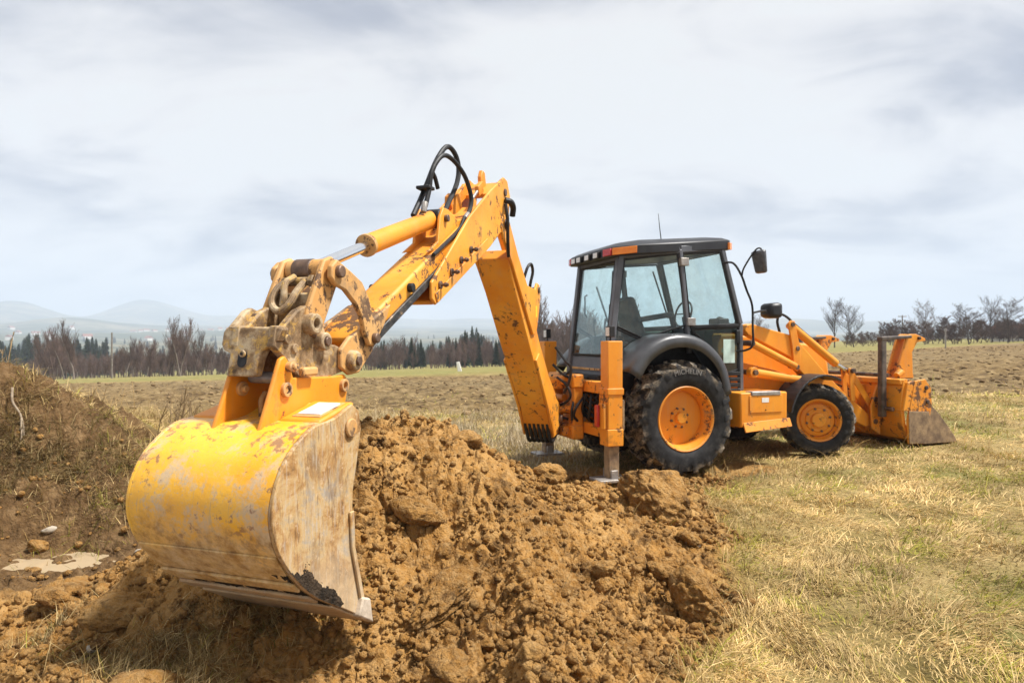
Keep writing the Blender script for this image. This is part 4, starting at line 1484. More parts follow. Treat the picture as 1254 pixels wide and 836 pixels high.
# hanger ears
ear = [(5.455, 1.575), (5.49, 1.56), (5.505, 1.53), (5.56, 1.40), (5.65, 1.20), (5.50, 1.23), (5.25, 1.28), (4.93, 1.27), (4.905, 1.36), (4.90, 1.43), (4.93, 1.46), (5.03, 1.455), (5.39, 1.465), (5.42, 1.54)]
for sd in (-1, 1):
    a, b = sorted((sd * .118, sd * .142))
    er = MB(BF).prism(ear, a, b).build('hanger_ear', 'paint', bk, .008)
    for t, z in ((5.455, 1.41), (4.95, 1.40)):
        MB(BF).lathe([(sd * .10, .036), (sd * .162, .036), (sd * .162, .020), (sd * .10, .020)], 20, (t, 0, z)).build('ear_bush', 'paint_link', bk, .003)
        if t > 5.2:
            MB(BF).cyl((t, sd * .08, z), (t, sd * .152, z), .018, 12).build('ear_pin', 'paint_link', bk, .004)
MB(BF).cyl((5.43, .10, 1.52), (5.43, .175, 1.52), .026, 14).cyl((5.43, .172, 1.52), (5.43, .196, 1.52), .020, 10).build('latch_pin', 'paint_link', bk, .006)
MB(BF).box(5.24, 5.36, .145, .185, 1.47, 1.515).build('latch_bar', 'paint_link', bk, .012)
m = MB(BF)
m.prism([(4.93, 1.27), (5.25, 1.27), (5.25, 1.30), (4.97, 1.40), (4.93, 1.40)], -.117, .117)
m.build('hanger_web', 'paint', bk, .008)
m = MB(BF)
m.prism([(5.30, 1.27), (5.44, 1.25), (5.44, 1.36), (5.40, 1.40), (5.36, 1.36)], -.03, -.005)
m.build('hook_lug', 'paint_link', bk, .008)
for sd in (-1, 1):
    a, b = sorted((sd * .143, sd * .372))
    sh_ = MB(BF).prism([(5.21, 1.25), (5.21, 1.335), (5.24, 1.335), (5.50, 1.275), (5.52, 1.24), (5.30, 1.24)], a, b).build('top_box', 'paint', bk, .010)
    if sd > 0:
        for nm, mt, g0, g1, zo in (('plate_frame', 'paint_link', .19, .345, .003), ('data_plate', 'white', .205, .33, .008)):
            pts = [(5.245, 1.331), (5.465, 1.284)] if nm == 'plate_frame' else [(5.27, 1.3262), (5.44, 1.29)]
            MB(BF).loft([(pts[0][0], g0, pts[0][1]), (pts[0][0], g1, pts[0][1]), (pts[1][0], g1, pts[1][1]), (pts[1][0], g0, pts[1][1])],
                        [(pts[0][0], g0, pts[0][1] + zo), (pts[0][0], g1, pts[0][1] + zo), (pts[1][0], g1, pts[1][1] + zo), (pts[1][0], g0, pts[1][1] + zo)]).build(nm, mt, bk, 0)

# ---- front loader
la = [(1.18, 1.80), (1.20, 1.87), (1.30, 1.89), (1.50, 1.84), (1.95, 1.74), (2.11, 1.64), (2.58, 1.20), (2.95, .90), (3.38, .60), (3.46, .52), (3.42, .43), (3.32, .42), (3.0, .56), (2.62, .84), (2.24, 1.14), (2.06, 1.30), (1.94, 1.44), (1.24, 1.74)]
for sd in (-1, 1):
    y0, y1 = sorted((sd * .56, sd * .70))
    arm = MB().prism(la, y0, y1).build('loader_arm', 'paint', root, .012)
    yo = sd * .70
    a, b = sorted((yo + sd * .001, yo + sd * .03))
    MB().prism([(1.89, 1.90), (1.93, 1.94), (2.00, 1.93), (2.03, 1.80), (2.10, 1.56), (2.09, 1.28), (2.04, 1.24), (1.99, 1.27), (1.96, 1.56)], a, b).build('lever_plate', 'paint', arm, .008)
    for x, z in ((1.96, 1.885), (2.045, 1.555), (2.04, 1.30)):
        MB().cyl((x, yo - sd * .02, z), (x, yo + sd * .045, z), .032, 14).build('arm_pin', 'pin', arm, .004)
    MB().cyl((1.96, sd * .66, 1.885), (2.80, sd * .66, 1.335), .056, 18).build('tilt_cylinder', 'paint', arm, .006)
    MB().cyl((2.80, sd * .66, 1.335), (3.02, sd * .66, 1.22), .028, 14).build('cylinder_rod', 'chrome', arm, 0)
    MB().tube(smooth_path([(1.80, sd * .66, 1.78), (1.76, sd * .66, 1.92), (1.80, sd * .66, 2.02), (1.92, sd * .66, 1.99), (2.1, sd * .66, 1.86), (2.7, sd * .66, 1.46)]), .018, 8).build('hydraulic_hose', 'black', arm, 0)
    MB().cyl((1.23, sd * .76, 1.63), (1.97, sd * .76, 1.31), .050, 18).build('lift_cylinder', 'paint', root, .006)
    MB().cyl((1.21, sd * .50, 1.63), (1.21, sd * .83, 1.63), .04, 14).build('cylinder_pin', 'pin', root, .004)
    MB().cyl((1.30, sd * .74, 1.235), (2.28, sd * .74, 1.09), .058, 18).cyl((1.27, sd * .70, 1.24), (1.27, sd * .79, 1.24), .07, 18).build('lift_cylinder', 'paint', root, .006)
    MB().cyl((1.27, sd * .45, 1.24), (1.27, sd * .825, 1.24), .036, 14).build('cylinder_pin', 'pin', root, .004)
    MB().beam((1.95, sd * .66, 1.30), (3.2, sd * .55, .95), .02, .02).build('arm_pipe', 'black', arm, 0)
    m = MB()
    for yy in (sd * .585, sd * .715):
        m.beam((3.02, yy, 1.24), (3.05, yy, .78), .03, .075, (0, 1, 0)) if False else m.prism([(2.98, 1.27), (3.06, 1.27), (3.10, .80), (3.02, .80)], yy - .012, yy + .012)
        m.prism([(3.00, 1.27), (3.07, 1.25), (3.47, .74), (3.40, .68), (3.02, 1.16)], yy + .0125, yy + .03)
    m.build('bell_crank', 'paint', arm, .006)
    MB().cyl((3.03, sd * .54, 1.235), (3.03, sd * .77, 1.235), .035, 14).build('arm_pin', 'pin', arm, .004)
MB().cyl((2.98, -.56, .72), (2.98, .56, .72), .07, 16).build('arm_cross_tube', 'paint', root, 0)

BW = 1.13
bpf = [(3.56, 1.11), (3.60, 1.13), (3.66, 1.10), (3.60, .98), (3.56, .75), (3.60, .50), (3.70, .32), (3.90, .235), (4.50, .225), (4.56, .21), (4.50, .195), (3.88, .20), (3.66, .28), (3.54, .48), (3.50, .75), (3.54, 1.0)]
lb = MB().prism(bpf, -BW + .02, BW - .02).build('loader_bucket', 'paint_rear', root, .005)
tag(lb, 'wide orange front loader bucket resting on the grass')
MB().box(3.50, 3.70, -BW + .03, BW - .03, 1.05, 1.12).build('bucket_rim', 'paint_rear', lb, .01)
MB().prism([(4.30, .228), (4.58, .215), (4.60, .205), (4.58, .195), (4.30, .194)], -BW, BW).build('lip_blade', 'steel_dirty', lb, .004)
for sd in (-1, 1):
    a, b = sorted((sd * BW, sd * (BW + .03)))
    MB().prism([(3.72, 1.10), (3.92, 1.12), (4.03, 1.0), (4.05, .74), (3.90, .21), (3.60, .22), (3.58, .55)], a, b).build('side_plate', 'paint_rear', lb, .008)
    a, b = sorted((sd * (BW + .031), sd * (BW + .04)))
    MB().prism([(3.60, .225), (3.89, .215), (4.0, .58), (3.98, .66), (3.59, .68)], a, b).build('worn_patch', 'steel_dirty', lb, .004)
    a, b = sorted((sd * (BW - .02), sd * (BW + .005)))
    MB().prism([(4.03, .78), (4.22, .62), (4.42, .42), (4.57, .24), (4.57, .20), (3.90, .20)], a, b).build('jaw_side', 'steel_dirty', lb, .006)
    for x, z in ((3.93, 1.0), (3.96, .80)):
        MB().cyl((x, sd * (BW + .03), z), (x, sd * (BW + .045), z), .032, 14).build('bucket_pin', 'pin', lb, .004)
    a, b = sorted((sd * (BW - .16), sd * (BW + .02)))
    MB().prism([(3.50, .68), (3.60, 1.08), (3.74, 1.10), (3.64, .68)], a, b).build('gusset', 'paint_rear', lb, .012)
    for yy in (.50, .76):
        MB().prism([(3.36, .40), (3.52, .30), (3.52, 1.02), (3.46, 1.02), (3.34, .72)], sd * yy - .015, sd * yy + .015).build('pivot_bracket', 'paint_rear', lb, .008)
        for z in (.50, .82):
            MB().cyl((3.42, sd * yy - .03, z), (3.42, sd * yy + .03, z), .038, 14).build('bucket_pin', 'pin', lb, .004)
    MB().cyl((3.44, sd * .82, .70), (3.44, sd * 1.05, .70), .03, 12).build('jaw_cylinder', 'pin', lb, .004)
    MB().cyl((3.62, sd * .95, 1.16), (3.72, sd * .95, 1.22), .05, 12).build('rim_boss', 'paint_rear', lb, .008)
    # folded pallet forks carried on the bucket rim
    fk = MB()
    yc = sd * .78
    for yy in (yc - .10, yc + .05):
        fk.prism([(3.70, 1.12), (3.72, 1.20), (3.90, 1.70), (3.98, 1.76), (4.10, 1.76), (4.28, 1.70), (4.29, 1.66), (4.12, 1.64), (4.02, 1.50), (4.03, 1.20), (4.05, 1.12)], yy, yy + .035)
    fk.prism([(3.90, 1.70), (3.98, 1.755), (4.10, 1.755), (4.10, 1.73), (3.98, 1.73), (3.92, 1.68)], yc - .064, yc + .049)
    fko = fk.build('pallet_fork', 'paint_rear', root, .008)
    MB().cyl((4.14, yc - .13, 1.70), (4.14, yc + .12, 1.70), .025, 12).build('fork_pin', 'pin', fko, .004)
    ft = MB()
    ft.box(3.37, 3.46, yc - .15, yc - .07, .58, 1.72)
    ft.prism([(3.36, 1.72), (3.95, 1.74), (3.95, 1.70), (3.36, 1.66)], yc - .155, yc - .065)
    ft.build('fork_tine', 'tine', fko, .012)
MB().cyl((3.52, -.9, 1.17), (3.52, .9, 1.17), .028, 14).build('fork_shaft', 'pin', lb, 0)


# ------------------------------------------------------------------ trees
def grow(rs, h, spread, depth, twigs, lean=0., low=.28, wig=.12, up=.45):
    """list of (p0, p1, r0, r1, level) for a bare tree"""
    segs = []

    def branch(p, d, L, r, lev):
        n = 4 if lev == 0 else 3
        pts = [p]
        for i in range(n):
            d = (d + Vector((rs.gauss(0, wig), rs.gauss(0, wig), rs.gauss(0, wig * .6) + (.06 if lev else 0)))).normalized()
            q = pts[-1] + d * (L / n)
            r1 = r * (1 - .8 * (i + 1) / n) if lev else r * (1 - .72 * (i + 1) / n)
            r0 = r * (1 - .8 * i / n) if lev else r * (1 - .72 * i / n)
            segs.append((pts[-1], q, r0, max(r1, .004), lev))
            pts.append(q)
        if lev >= depth:
            return
        nb = twigs[lev]
        for k in range(nb):
            t = (low if lev == 0 else .15) + (1 - (low if lev == 0 else .15)) * (k + rs.random()) / nb
            t = min(t, .99)
            i = int(t * n)
            b = pts[i].lerp(pts[i + 1], t * n - i)
            a = rs.random() * 6.283
            o = Vector((math.cos(a), math.sin(a), 0))
            dd = (d * (.35 if lev else .15) + o * spread + Vector((0, 0, up + .2 * rs.random()))).normalized()
            ll = L * (.52 if lev == 0 else .50) * (1.15 - .55 * t) * (.7 + .5 * rs.random())
            branch(b, dd, ll, max(r * (.42 if lev == 0 else .5) * (1.1 - .6 * t), .007), lev + 1)

    branch(Vector((0, 0, -.15)), Vector((lean, 0, 1)).normalized(), h, h * .018, 0)
    return segs


def seg_mesh(segs, fat=1., tip=.0):
    """prisms for branch segments: 5-sided trunk, 3-sided limbs"""
    V, F = [], []
    for p, q, r0, r1, lev in segs:
        n = 5 if lev == 0 else 3
        d = (q - p).normalized()
        s = d.cross(Vector((.3, .9, .31))).normalized()
        t = d.cross(s)
        b = len(V)
        for c_, r in ((p, r0), (q, r1)):
            r = max(r * fat, tip)
            for j in range(n):
                a = 6.2832 * j / n
                V.append(c_ + (s * math.cos(a) + t * math.sin(a)) * r)
        for j in range(n):
            j2 = (j + 1) % n
            F.append((b + j, b + j2, b + n + j2))
            F.append((b + j, b + n + j2, b + n + j))
    return np.array([tuple(v) for v in V]), np.array(F)


def tree_proto(name, seed, h, spread, depth, twigs, mat, crown_mat=None, tip=.012, **kw):
    sg = grow(random.Random(seed), h, spread, depth, twigs, **kw)
    a = seg_mesh([s for s in sg if s[4] == 0])
    b = seg_mesh([s for s in sg if s[4] > 0], 1, tip)
    t = mesh_np('trunk', *a, True)
    t.materials.append(MAT[mat])
    c_ = mesh_np('crown', *b, False)
    c_.materials.append(MAT[crown_mat or mat])
    return t, c_, a, b


def plant(name, proto, x, y, rz, sc, label, cat, group=None):
    z = float(ground_z(np.array([x]), np.array([y]), False)[0])
    o = empty(name, (x, y, z), rz)
    o.scale = (sc, sc, sc)
    link('trunk', proto[0], None, o)
    link('crown', proto[1], None, o)
    return tag(o, label, cat, group)


TA = tree_proto('t', 1, 6.0, .62, 3, (18, 9, 6), 'bark', None, .007, low=.25, up=.6)
TB = tree_proto('t', 2, 5.4, .8, 3, (20, 10, 6), 'bark', None, .007, low=.22, up=.5)
TCC = tree_proto('t', 3, 4.6, 1.15, 3, (20, 10, 7), 'bark', 'bark', .008, low=.15, up=.4)
TD = tree_proto('t', 4, 5.2, .9, 3, (22, 9, 6), 'bark_pale', 'bark_warm', .007, low=.2)
SH = tree_proto('s', 5, 2.6, 1.1, 3, (18, 9, 5), 'bark', 'bark_warm', .012, low=.02, up=.6)
SH2 = tree_proto('s', 6, 2.2, 1.3, 3, (16, 9, 6), 'bark', 'bark_warm', .012, low=.02, up=.5)


def at_az(px, d):
    return (px - 627) / 800 * d, d


x, y = at_az(1022, 100)
plant('bare_tree', TA, x, y, .3, 1.02, 'slender bare tree, left of the pair behind the loader forks', 'tree')
x, y = at_az(1046, 98)
plant('bare_tree', TB, x, y, 2.1, 1.05, 'rounder bare tree, right of the pair behind the loader forks', 'tree')
x, y = at_az(1187, 92)
plant('bare_tree', TCC, x, y, .6, 1.12, 'dark spreading bare tree right of the field post', 'tree')
x, y = at_az(1234, 96)
plant('bare_tree', TCC, x, y, 3.3, 1.25, 'wide bare tree near the right edge of the photo', 'tree')
x, y = at_az(1278, 96)
plant('bare_tree', TB, x, y, 1.3, 1.1, 'bare tree at the far right, cut by the frame', 'tree')
x, y = at_az(1137, 118)
plant('bare_tree', TD, x, y, 1.0, 1.25, 'pale thin bare tree above the hedge beside the utility pole', 'tree')
x, y = at_az(934, 118)
plant('bare_tree', TD, x, y, 2.4, 1.0, 'faint bare tree seen above the engine hood', 'tree')
x, y = at_az(1216, 116)
plant('bare_tree', TA, x, y, 2.4, 1.1, 'bare tree rising behind the hedge at right', 'tree')
rs = random.Random(31)
for k in range(56):
    px = 1040 + k * 5.2 + rs.uniform(-4, 4)
    d = 108 + rs.uniform(-6, 10)
    x, y = at_az(px, d)
    plant('hedge_shrub', (SH, SH2)[k % 2], x, y, rs.uniform(0, 6.3), rs.uniform(.85, 1.35) * (.75 if px < 1075 else 1.25), 'purple-brown leafless shrub in the hedge beyond the ploughed field', 'shrub', 'shrubs of the hedge at right')

# wood in the hollow at left: trunks one can tell apart
W1 = tree_proto('w', 11, 7.2, .42, 2, (26, 9), 'bark', 'bark_warm', .018, low=.22, up=.8)
W2 = tree_proto('w', 12, 6.4, .50, 2, (26, 9), 'bark', 'bark_warm', .018, low=.18, up=.7)
W3 = tree_proto('w', 13, 7.8, .36, 2, (30, 8), 'bark_pale', 'bark_warm', .018, low=.30, up=.9)
rs = random.Random(5)
GL = ('dark slim leafless tree in the brown wood at left', 'shorter bushy leafless tree in the brown wood at left', 'pale-trunked leafless tree in the brown wood at left')
for k in range(84):
    px = 48 + 232 * (k + rs.random()) / 84
    d = rs.uniform(96, 122)
    x, y = at_az(px, d)
    q = k % 3 if k % 5 else 1
    plant('woodland_tree', (W1, W2, W3)[q], x, y, rs.uniform(0, 6.3), rs.uniform(.42, .70) * (1 + .40 * float(perlin(np.array([px / 23.]), np.array([.5]), 9)[0]) * 2), GL[q], 'tree', 'trees of the leafless wood at left')
x, y = at_az(91, 92)
plant('woodland_tree', W3, x, y, 1., .82, 'tallest bare tree at the left end of the brown wood', 'tree')
x, y = at_az(221, 95)
plant('woodland_tree', W3, x, y, 2.3, .85, 'tall pale birch just left of the coupler', 'tree')


def scatter_mesh(name, protos, items, mat, label, cat):
    V, F, k = [], [], 0
    for i, (x, y, z, rz, sc, sz) in enumerate(items):
        v, f = protos[i % len(protos)]
        c_, s_ = math.cos(rz), math.sin(rz)
        w_ = np.stack([(v[:, 0] * c_ - v[:, 1] * s_) * sc + x, (v[:, 0] * s_ + v[:, 1] * c_) * sc + y, v[:, 2] * sz + z], -1)
        V.append(w_)
        F.append(f + k)
        k += len(v)
    o = link(name, mesh_np(name, np.concatenate(V), np.concatenate(F)), mat)
    return tag(o, label, cat, kind='stuff')


def gzs(x, y):
    return float(ground_z(np.array([x]), np.array([y]), False)[0])


bare = [tuple(np.concatenate([p[2][i], p[3][i] + (len(p[2][0]) if i else 0)]) for i in (0, 1)) for p in
        (tree_proto('b', 21, 7, .6, 2, (22, 7), 'bark', None, .024, low=.12, up=.7), tree_proto('b', 22, 6.4, .7, 2, (22, 7), 'bark', None, .024, low=.1, up=.6), tree_proto('b', 23, 7.4, .5, 2, (24, 7), 'bark', None, .024, low=.15, up=.8))]


def conifer(seed, h):
    r = random.Random(seed)
    V, F = [], []
    def tri(a, b, c_):
        k = len(V)
        V.extend((a, b, c_))
        F.append((k, k + 1, k + 2))
    for j in range(3):
        a = 2.1 * j
        tri((.09 * math.cos(a), .09 * math.sin(a), -.3), (.09 * math.cos(a + 2.1), .09 * math.sin(a + 2.1), -.3), (0, 0, h * .9))
    n = 30
    for i in range(n):
        t = i / n
        z = h * (.12 + .86 * t)
        R = h * .20 * (1 - t) ** .8 * r.uniform(.7, 1.15) + .06
        for q in range(7):
            a = r.random() * 6.283
            w_ = r.uniform(.25, .5) * R + .05
            ca, sa = math.cos(a), math.sin(a)
            tip = (R * ca, R * sa, z - R * r.uniform(.15, .5))
            tri((-sa * w_, ca * w_, z - .1), (sa * w_, -ca * w_, z + .1), tip)
            tri((.3 * R * ca - sa * w_, .3 * R * sa + ca * w_, z - .2), (.3 * R * ca + sa * w_, .3 * R * sa - ca * w_, z + .05), (R * ca * .8, R * sa * .8, z + .05 * h * .3))
    return np.array(V), np.array(F)


cons = [conifer(1, 8), conifer(2, 9), conifer(3, 7.5)]
rs = random.Random(8)
it = []
for k in range(330):
    px = rs.uniform(425, 775)
    d = rs.uniform(118, 175)
    x, y = at_az(px, d)
    sc = rs.uniform(.4, 1.0) * (1.3 if px > 640 else .85) * (d / 145) ** .5 * (1 + .7 * float(perlin(np.array([px / 31.]), np.array([.5]), 19)[0]))
    it.append((x, y, gzs(x, y), rs.uniform(0, 6.3), sc * 1.05, sc))
scatter_mesh('bare_wood', bare, it, 'bark_warm', 'purple-brown leafless wood beyond the field behind the boom', 'wood')
it = []
for k in range(260):
    px = rs.uniform(455, 790) if k % 3 else rs.uniform(540, 700)
    d = rs.uniform(215, 285)
    x, y = at_az(px, d)
    sc = rs.uniform(.7, 1.35) * (1.1 if px > 545 else .75) * (1 + .7 * float(perlin(np.array([px / 27.]), np.array([.5]), 29)[0]))
    it.append((x, y, gzs(x, y), rs.uniform(0, 6.3), sc, sc))
for k in range(40):
    px = rs.uniform(455, 740)
    d = rs.uniform(122, 165)
    x, y = at_az(px, d)
    sc = rs.uniform(.4, .85)
    it.append((x, y, gzs(x, y), rs.uniform(0, 6.3), sc, sc))
scatter_mesh('conifer_wood', cons, it, 'conifer', 'dark green conifer wood behind the leafless trees', 'wood')
it = []
for k in range(260):
    px = rs.uniform(-60, 300) if k % 2 else rs.uniform(-60, 140)
    d = rs.uniform(200, 285)
    x, y = at_az(px, d)
    sc = rs.uniform(.8, 1.5) * (1.15 if px < 130 else .6)
    it.append((x, y, gzs(x, y), rs.uniform(0, 6.3), sc, sc))
scatter_mesh('conifer_belt', cons, it, 'conifer', 'conifer belt behind the brown wood at far left', 'wood')
it = []
for k in range(240):
    px = rs.uniform(20, 300)
    d = rs.uniform(124, 165)
    x, y = at_az(px, d)
    sc = rs.uniform(.35, .65)
    it.append((x, y, gzs(x, y), rs.uniform(0, 6.3), sc, sc))
scatter_mesh('wood_interior', bare, it, 'bark_warm', 'tangle of twigs deeper inside the brown wood at left', 'wood')
it = []
for k in range(420):
    az = rs.uniform(-42, 12)
    d = rs.uniform(420, 1500)
    x, y = d * math.sin(math.radians(az)), d * math.cos(math.radians(az))
    if perlin(np.array([x / 160]), np.array([y / 160]), 5)[0] < .02:
        continue
    z = float(far_z(np.array([x]), np.array([y]))[0])
    sc = rs.uniform(1.0, 1.7)
    it.append((x, y, z, rs.uniform(0, 6.3), sc * 1.5, sc))
scatter_mesh('valley_copses', cons, it, 'conifer', 'bluish copses scattered over the valley at left', 'wood')

# ---- poles, posts, houses
x, y = at_az(137, 84)
p = MB().tube([(0, 0, -.3), (0, 0, 5.9)], [.12, .085], 8).build('utility_pole', 'wood_post', None, 0)
p.location = (x, y, gzs(x, y))
tag(p, 'dark timber pole standing before the brown wood at left', 'pole')
x, y = at_az(1105, 128)
p = empty('utility_pole', (x, y, gzs(x, y)), .25)
tag(p, 'tall utility pole with crossarm above the hedge at right', 'pole')
MB().tube([(0, 0, -.3), (0, 0, 5.6)], [.14, .10], 8).build('mast', 'wood_post', p, 0)
MB().box(-.95, .95, -.06, .06, 5.3, 5.42).build('crossarm', 'wood_post', p, 0)
for q in (-.85, 0, .85):
    MB().cyl((q, 0, 5.42), (q, 0, 5.62), .05, 8).build('insulator', 'white', p, 0)
x, y = at_az(1158, 66)
p = MB().tube([(0, 0, -.2), (0, 0, 1.72)], .06, 8).box(-.09, .09, -.08, .08, 1.725, 2.05).build('field_post', 'galv', None, .01)
p.location = (x, y, gzs(x, y))
tag(p, 'grey metal field post with dark cap at the field edge', 'post')
x, y = at_az(564, 52)
p = MB().loft([(-.20, -.1, -.1), (.14, -.1, -.1), (.14, .1, -.1), (-.20, .1, -.1)], [(-.34, -.06, .75), (-.10, -.06, .80), (-.10, .06, .80), (-.34, .06, .75)]).build('marker_stone', 'white', None, .03)
p.location = (x, y, gzs(x, y))
tag(p, 'small white leaning marker stone at the far field edge', 'marker')


def house(x, y, z, rz, w_, d_, h_, label, group=None, det=False):
    o = empty('house', (x, y, z), rz)
    MB().box(-w_ / 2, w_ / 2, -d_ / 2, d_ / 2, -2, h_).build('wall', 'wall', o, 0)
    MB().prism([(-w_ / 2 - .4, h_), (w_ / 2 + .4, h_), (0, h_ + w_ * .38)], -d_ / 2 - .4, d_ / 2 + .4).build('roof', 'roof', o, 0)
    if det:
        for q in (-d_ * .25, d_ * .25):
            MB().box(-w_ / 2 - .04, -w_ / 2 + .02, q - .5, q + .5, 1, 2.2).build('window', 'black', o, 0)
            MB().box(q - .5, q + .5, -d_ / 2 - .04, -d_ / 2 + .02, 1, 2.2).build('window', 'black', o, 0)
    return tag(o, label, 'house', group)


x, y = at_az(1247, 122)
house(x, y, gzs(x, y) - .6, .5, 5, 7, 1.9, 'small house with red-brown roof behind the hedge at right edge', None, True)
rs = random.Random(77)
for k in range(30):
    az = rs.uniform(-39, -19)
    d = rs.uniform(1500, 2700)
    x, y = d * math.sin(math.radians(az)), d * math.cos(math.radians(az))
    house(x, y, float(far_z(np.array([x]), np.array([y]))[0]), rs.uniform(0, 3), rs.uniform(9, 13), rs.uniform(11, 18), rs.uniform(4, 7), 'tiny pale house far off in the hazy valley', 'houses far off in the valley')


# ------------------------------------------------------------------ soil clods and stones
from mathutils import noise as mn


def clod_mesh(seed, sub, rough=.30, flat=.75, crag=.5):
    bm = bmesh.new()
    bmesh.ops.create_icosphere(bm, subdivisions=sub, radius=1)
    o = Vector((seed * 7.13, seed * 3.7, seed * 1.9))
    for v in bm.verts:
        p = v.co.copy()
        k = 1 + rough * mn.noise(p * .9 + o) + rough * .8 * abs(mn.noise(p * 1.9 + o * 2)) * crag * 2 - rough * .4
        k += rough * .48 * mn.noise(p * 4.3 + o) + rough * .42 * mn.noise(p * 9 + o) + (rough * .36 * mn.noise(p * 19 + o) if sub > 3 else 0)
        q = p * k
        # broken faces
        for j in range(9):
            nn = mn.random_unit_vector() if False else Vector((math.sin(seed * 3.1 + j * 2.4), math.cos(seed * 1.7 + j * 1.9), math.sin(seed + j * 4.1) * .8)).normalized()
            dd = q.dot(nn) - (.58 + .035 * j)
            if dd > 0:
                q -= nn * dd * .6
        v.co = (q.x, q.y, q.z * flat)
    me = bpy.data.meshes.new('soil_clod')
    for f_ in bm.faces:
        f_.smooth = True
    bm.to_mesh(me)
    bm.free()
    me.materials.append(MAT['soil'])
    return me


def gz1(x, y):
    return float(ground_z(np.array([x]), np.array([y]))[0])


def clod(me, x, y, s, rot, sink, label, group=None, name='soil_clod', cat='clod', dz=0):
    o = link(name, me, None)
    s = s if isinstance(s, tuple) else (s, s, s)
    o.scale = s
    o.rotation_euler = rot
    o.location = (x, y, gz1(x, y) + s[2] * sink + dz)
    return tag(o, label, cat, group)


big = [clod_mesh(k, 5, .34) for k in (1, 2, 3)]
mid = [clod_mesh(k, 4, .38) for k in (4, 5, 6, 7, 8)]
sml = [clod_mesh(k, 3, .42) for k in (9, 10, 11, 12, 13, 14)]
clod(big[0], 1.20, 5.40, (.37, .28, .32), (.25, .50, -.5), .48, 'largest brown soil clod, tilted, before the near stabiliser')
clod(big[1], 1.13, 3.98, (.20, .20, .23), (.1, .2, .9), .32, 'upright soil clod at the heap edge beside the grass')
clod(mid[0], 1.02, 4.35, (.15, .12, .09), (.2, 0, 2.), .35, 'flat soil clod just behind the upright one at the heap edge')
clod(big[2], -.38, 3.75, (.14, .30, .13), (.35, .2, -.45), .35, 'long slab of soil lying on the front of the heap')
clod(mid[1], -.62, 4.25, (.18, .17, .15), (.1, .3, .4), .15, 'rounded soil lump right of the bucket side')
clod(mid[2], -.28, 3.18, (.17, .14, .13), (.3, .1, 1.4), .35, 'cracked soil lump below the long slab')
clod(mid[3], .30, 5.35, (.16, .13, .11), (0, .2, .4), .35, 'soil lump at the low right shoulder of the heap crest')
clod(mid[4], -.35, 5.05, (.15, .13, .12), (.2, 0, 2.2), .3, 'soil lump on the heap crest, right of the arm')
clod(mid[1], 1.30, 4.75, (.12, .10, .09), (.2, .4, 1.2), .35, 'soil clod between the tilted clod and the grass')
clod(mid[0], .55, 4.1, (.13, .11, .09), (.1, .3, 2.6), .3, 'soil lump halfway down the right flank of the heap')
clod(mid[2], -2.15, 3.55, (.20, .15, .12), (.3, .1, .3), .3, 'soil lump under the left end of the bucket')
clod(mid[3], -3.0, 4.4, (.22, .18, .13), (.1, .1, 1.3), .3, 'dark soil lump beside the puddle')
clod(mid[4], -1.55, 2.75, (.15, .12, .10), (.2, .2, .8), .3, 'soil lump in the foreground below the bucket')
rs = random.Random(17)
cnt = 0
while cnt < 170:
    r = math.exp(rs.uniform(math.log(2.0), math.log(7.5)))
    a = rs.uniform(-42, 20)
    x, y = r * math.sin(math.radians(a)), r * math.cos(math.radians(a))
    if dirt_mask(np.array([x]), np.array([y]))[0] < .75 or (-1.9 < x < -.5 and 2.4 < y < 3.4 and rs.random() < .5):
        continue
    if topsoil(np.array([x]), np.array([y]))[0] > .4 and rs.random() < .75:
        continue
    s = rs.uniform(.022, .055) * (1.35 if rs.random() < .15 else 1) * (.6 + .12 * r)
    clod(sml[cnt % 6], x, y, (s * rs.uniform(.8, 1.3), s, s * rs.uniform(.7, 1.1)), (rs.uniform(-.6, .6), rs.uniform(-.6, .6), rs.uniform(0, 6.3)), .25,
         'small loose clod of brown soil lying on the dug ground', 'small clods on the dug ground')
    cnt += 1
for x, y, s, lab in ((-2.12, 3.30, .032, 'white stone on the soil at the lower left'), (-4.35, 6.15, .06, 'pale stone at the foot of the left bank'), (1.32, 4.72, .040, 'white stone on the soil edge beside the grass'),
                     (-3.35, 5.9, .05, 'pale stone beyond the puddle, left of the bucket'), (-1.62, 2.9, .03, 'small pale stone at the bottom left corner'), (-3.75, 6.6, .07, 'flat pale stone between the bank and the bucket')):
    o = link('stone', (clod_mesh(30 + int(s * 900), 3, .40, .6)), None)
    o.data.materials.clear()
    o.data.materials.append(MAT['stone'])
    o.scale = (s * 1.25, s, s)
    o.rotation_euler = (.15, .1, s * 60)
    o.location = (x, y, gz1(x, y) + s * .18)
    tag(o, lab, 'stone')

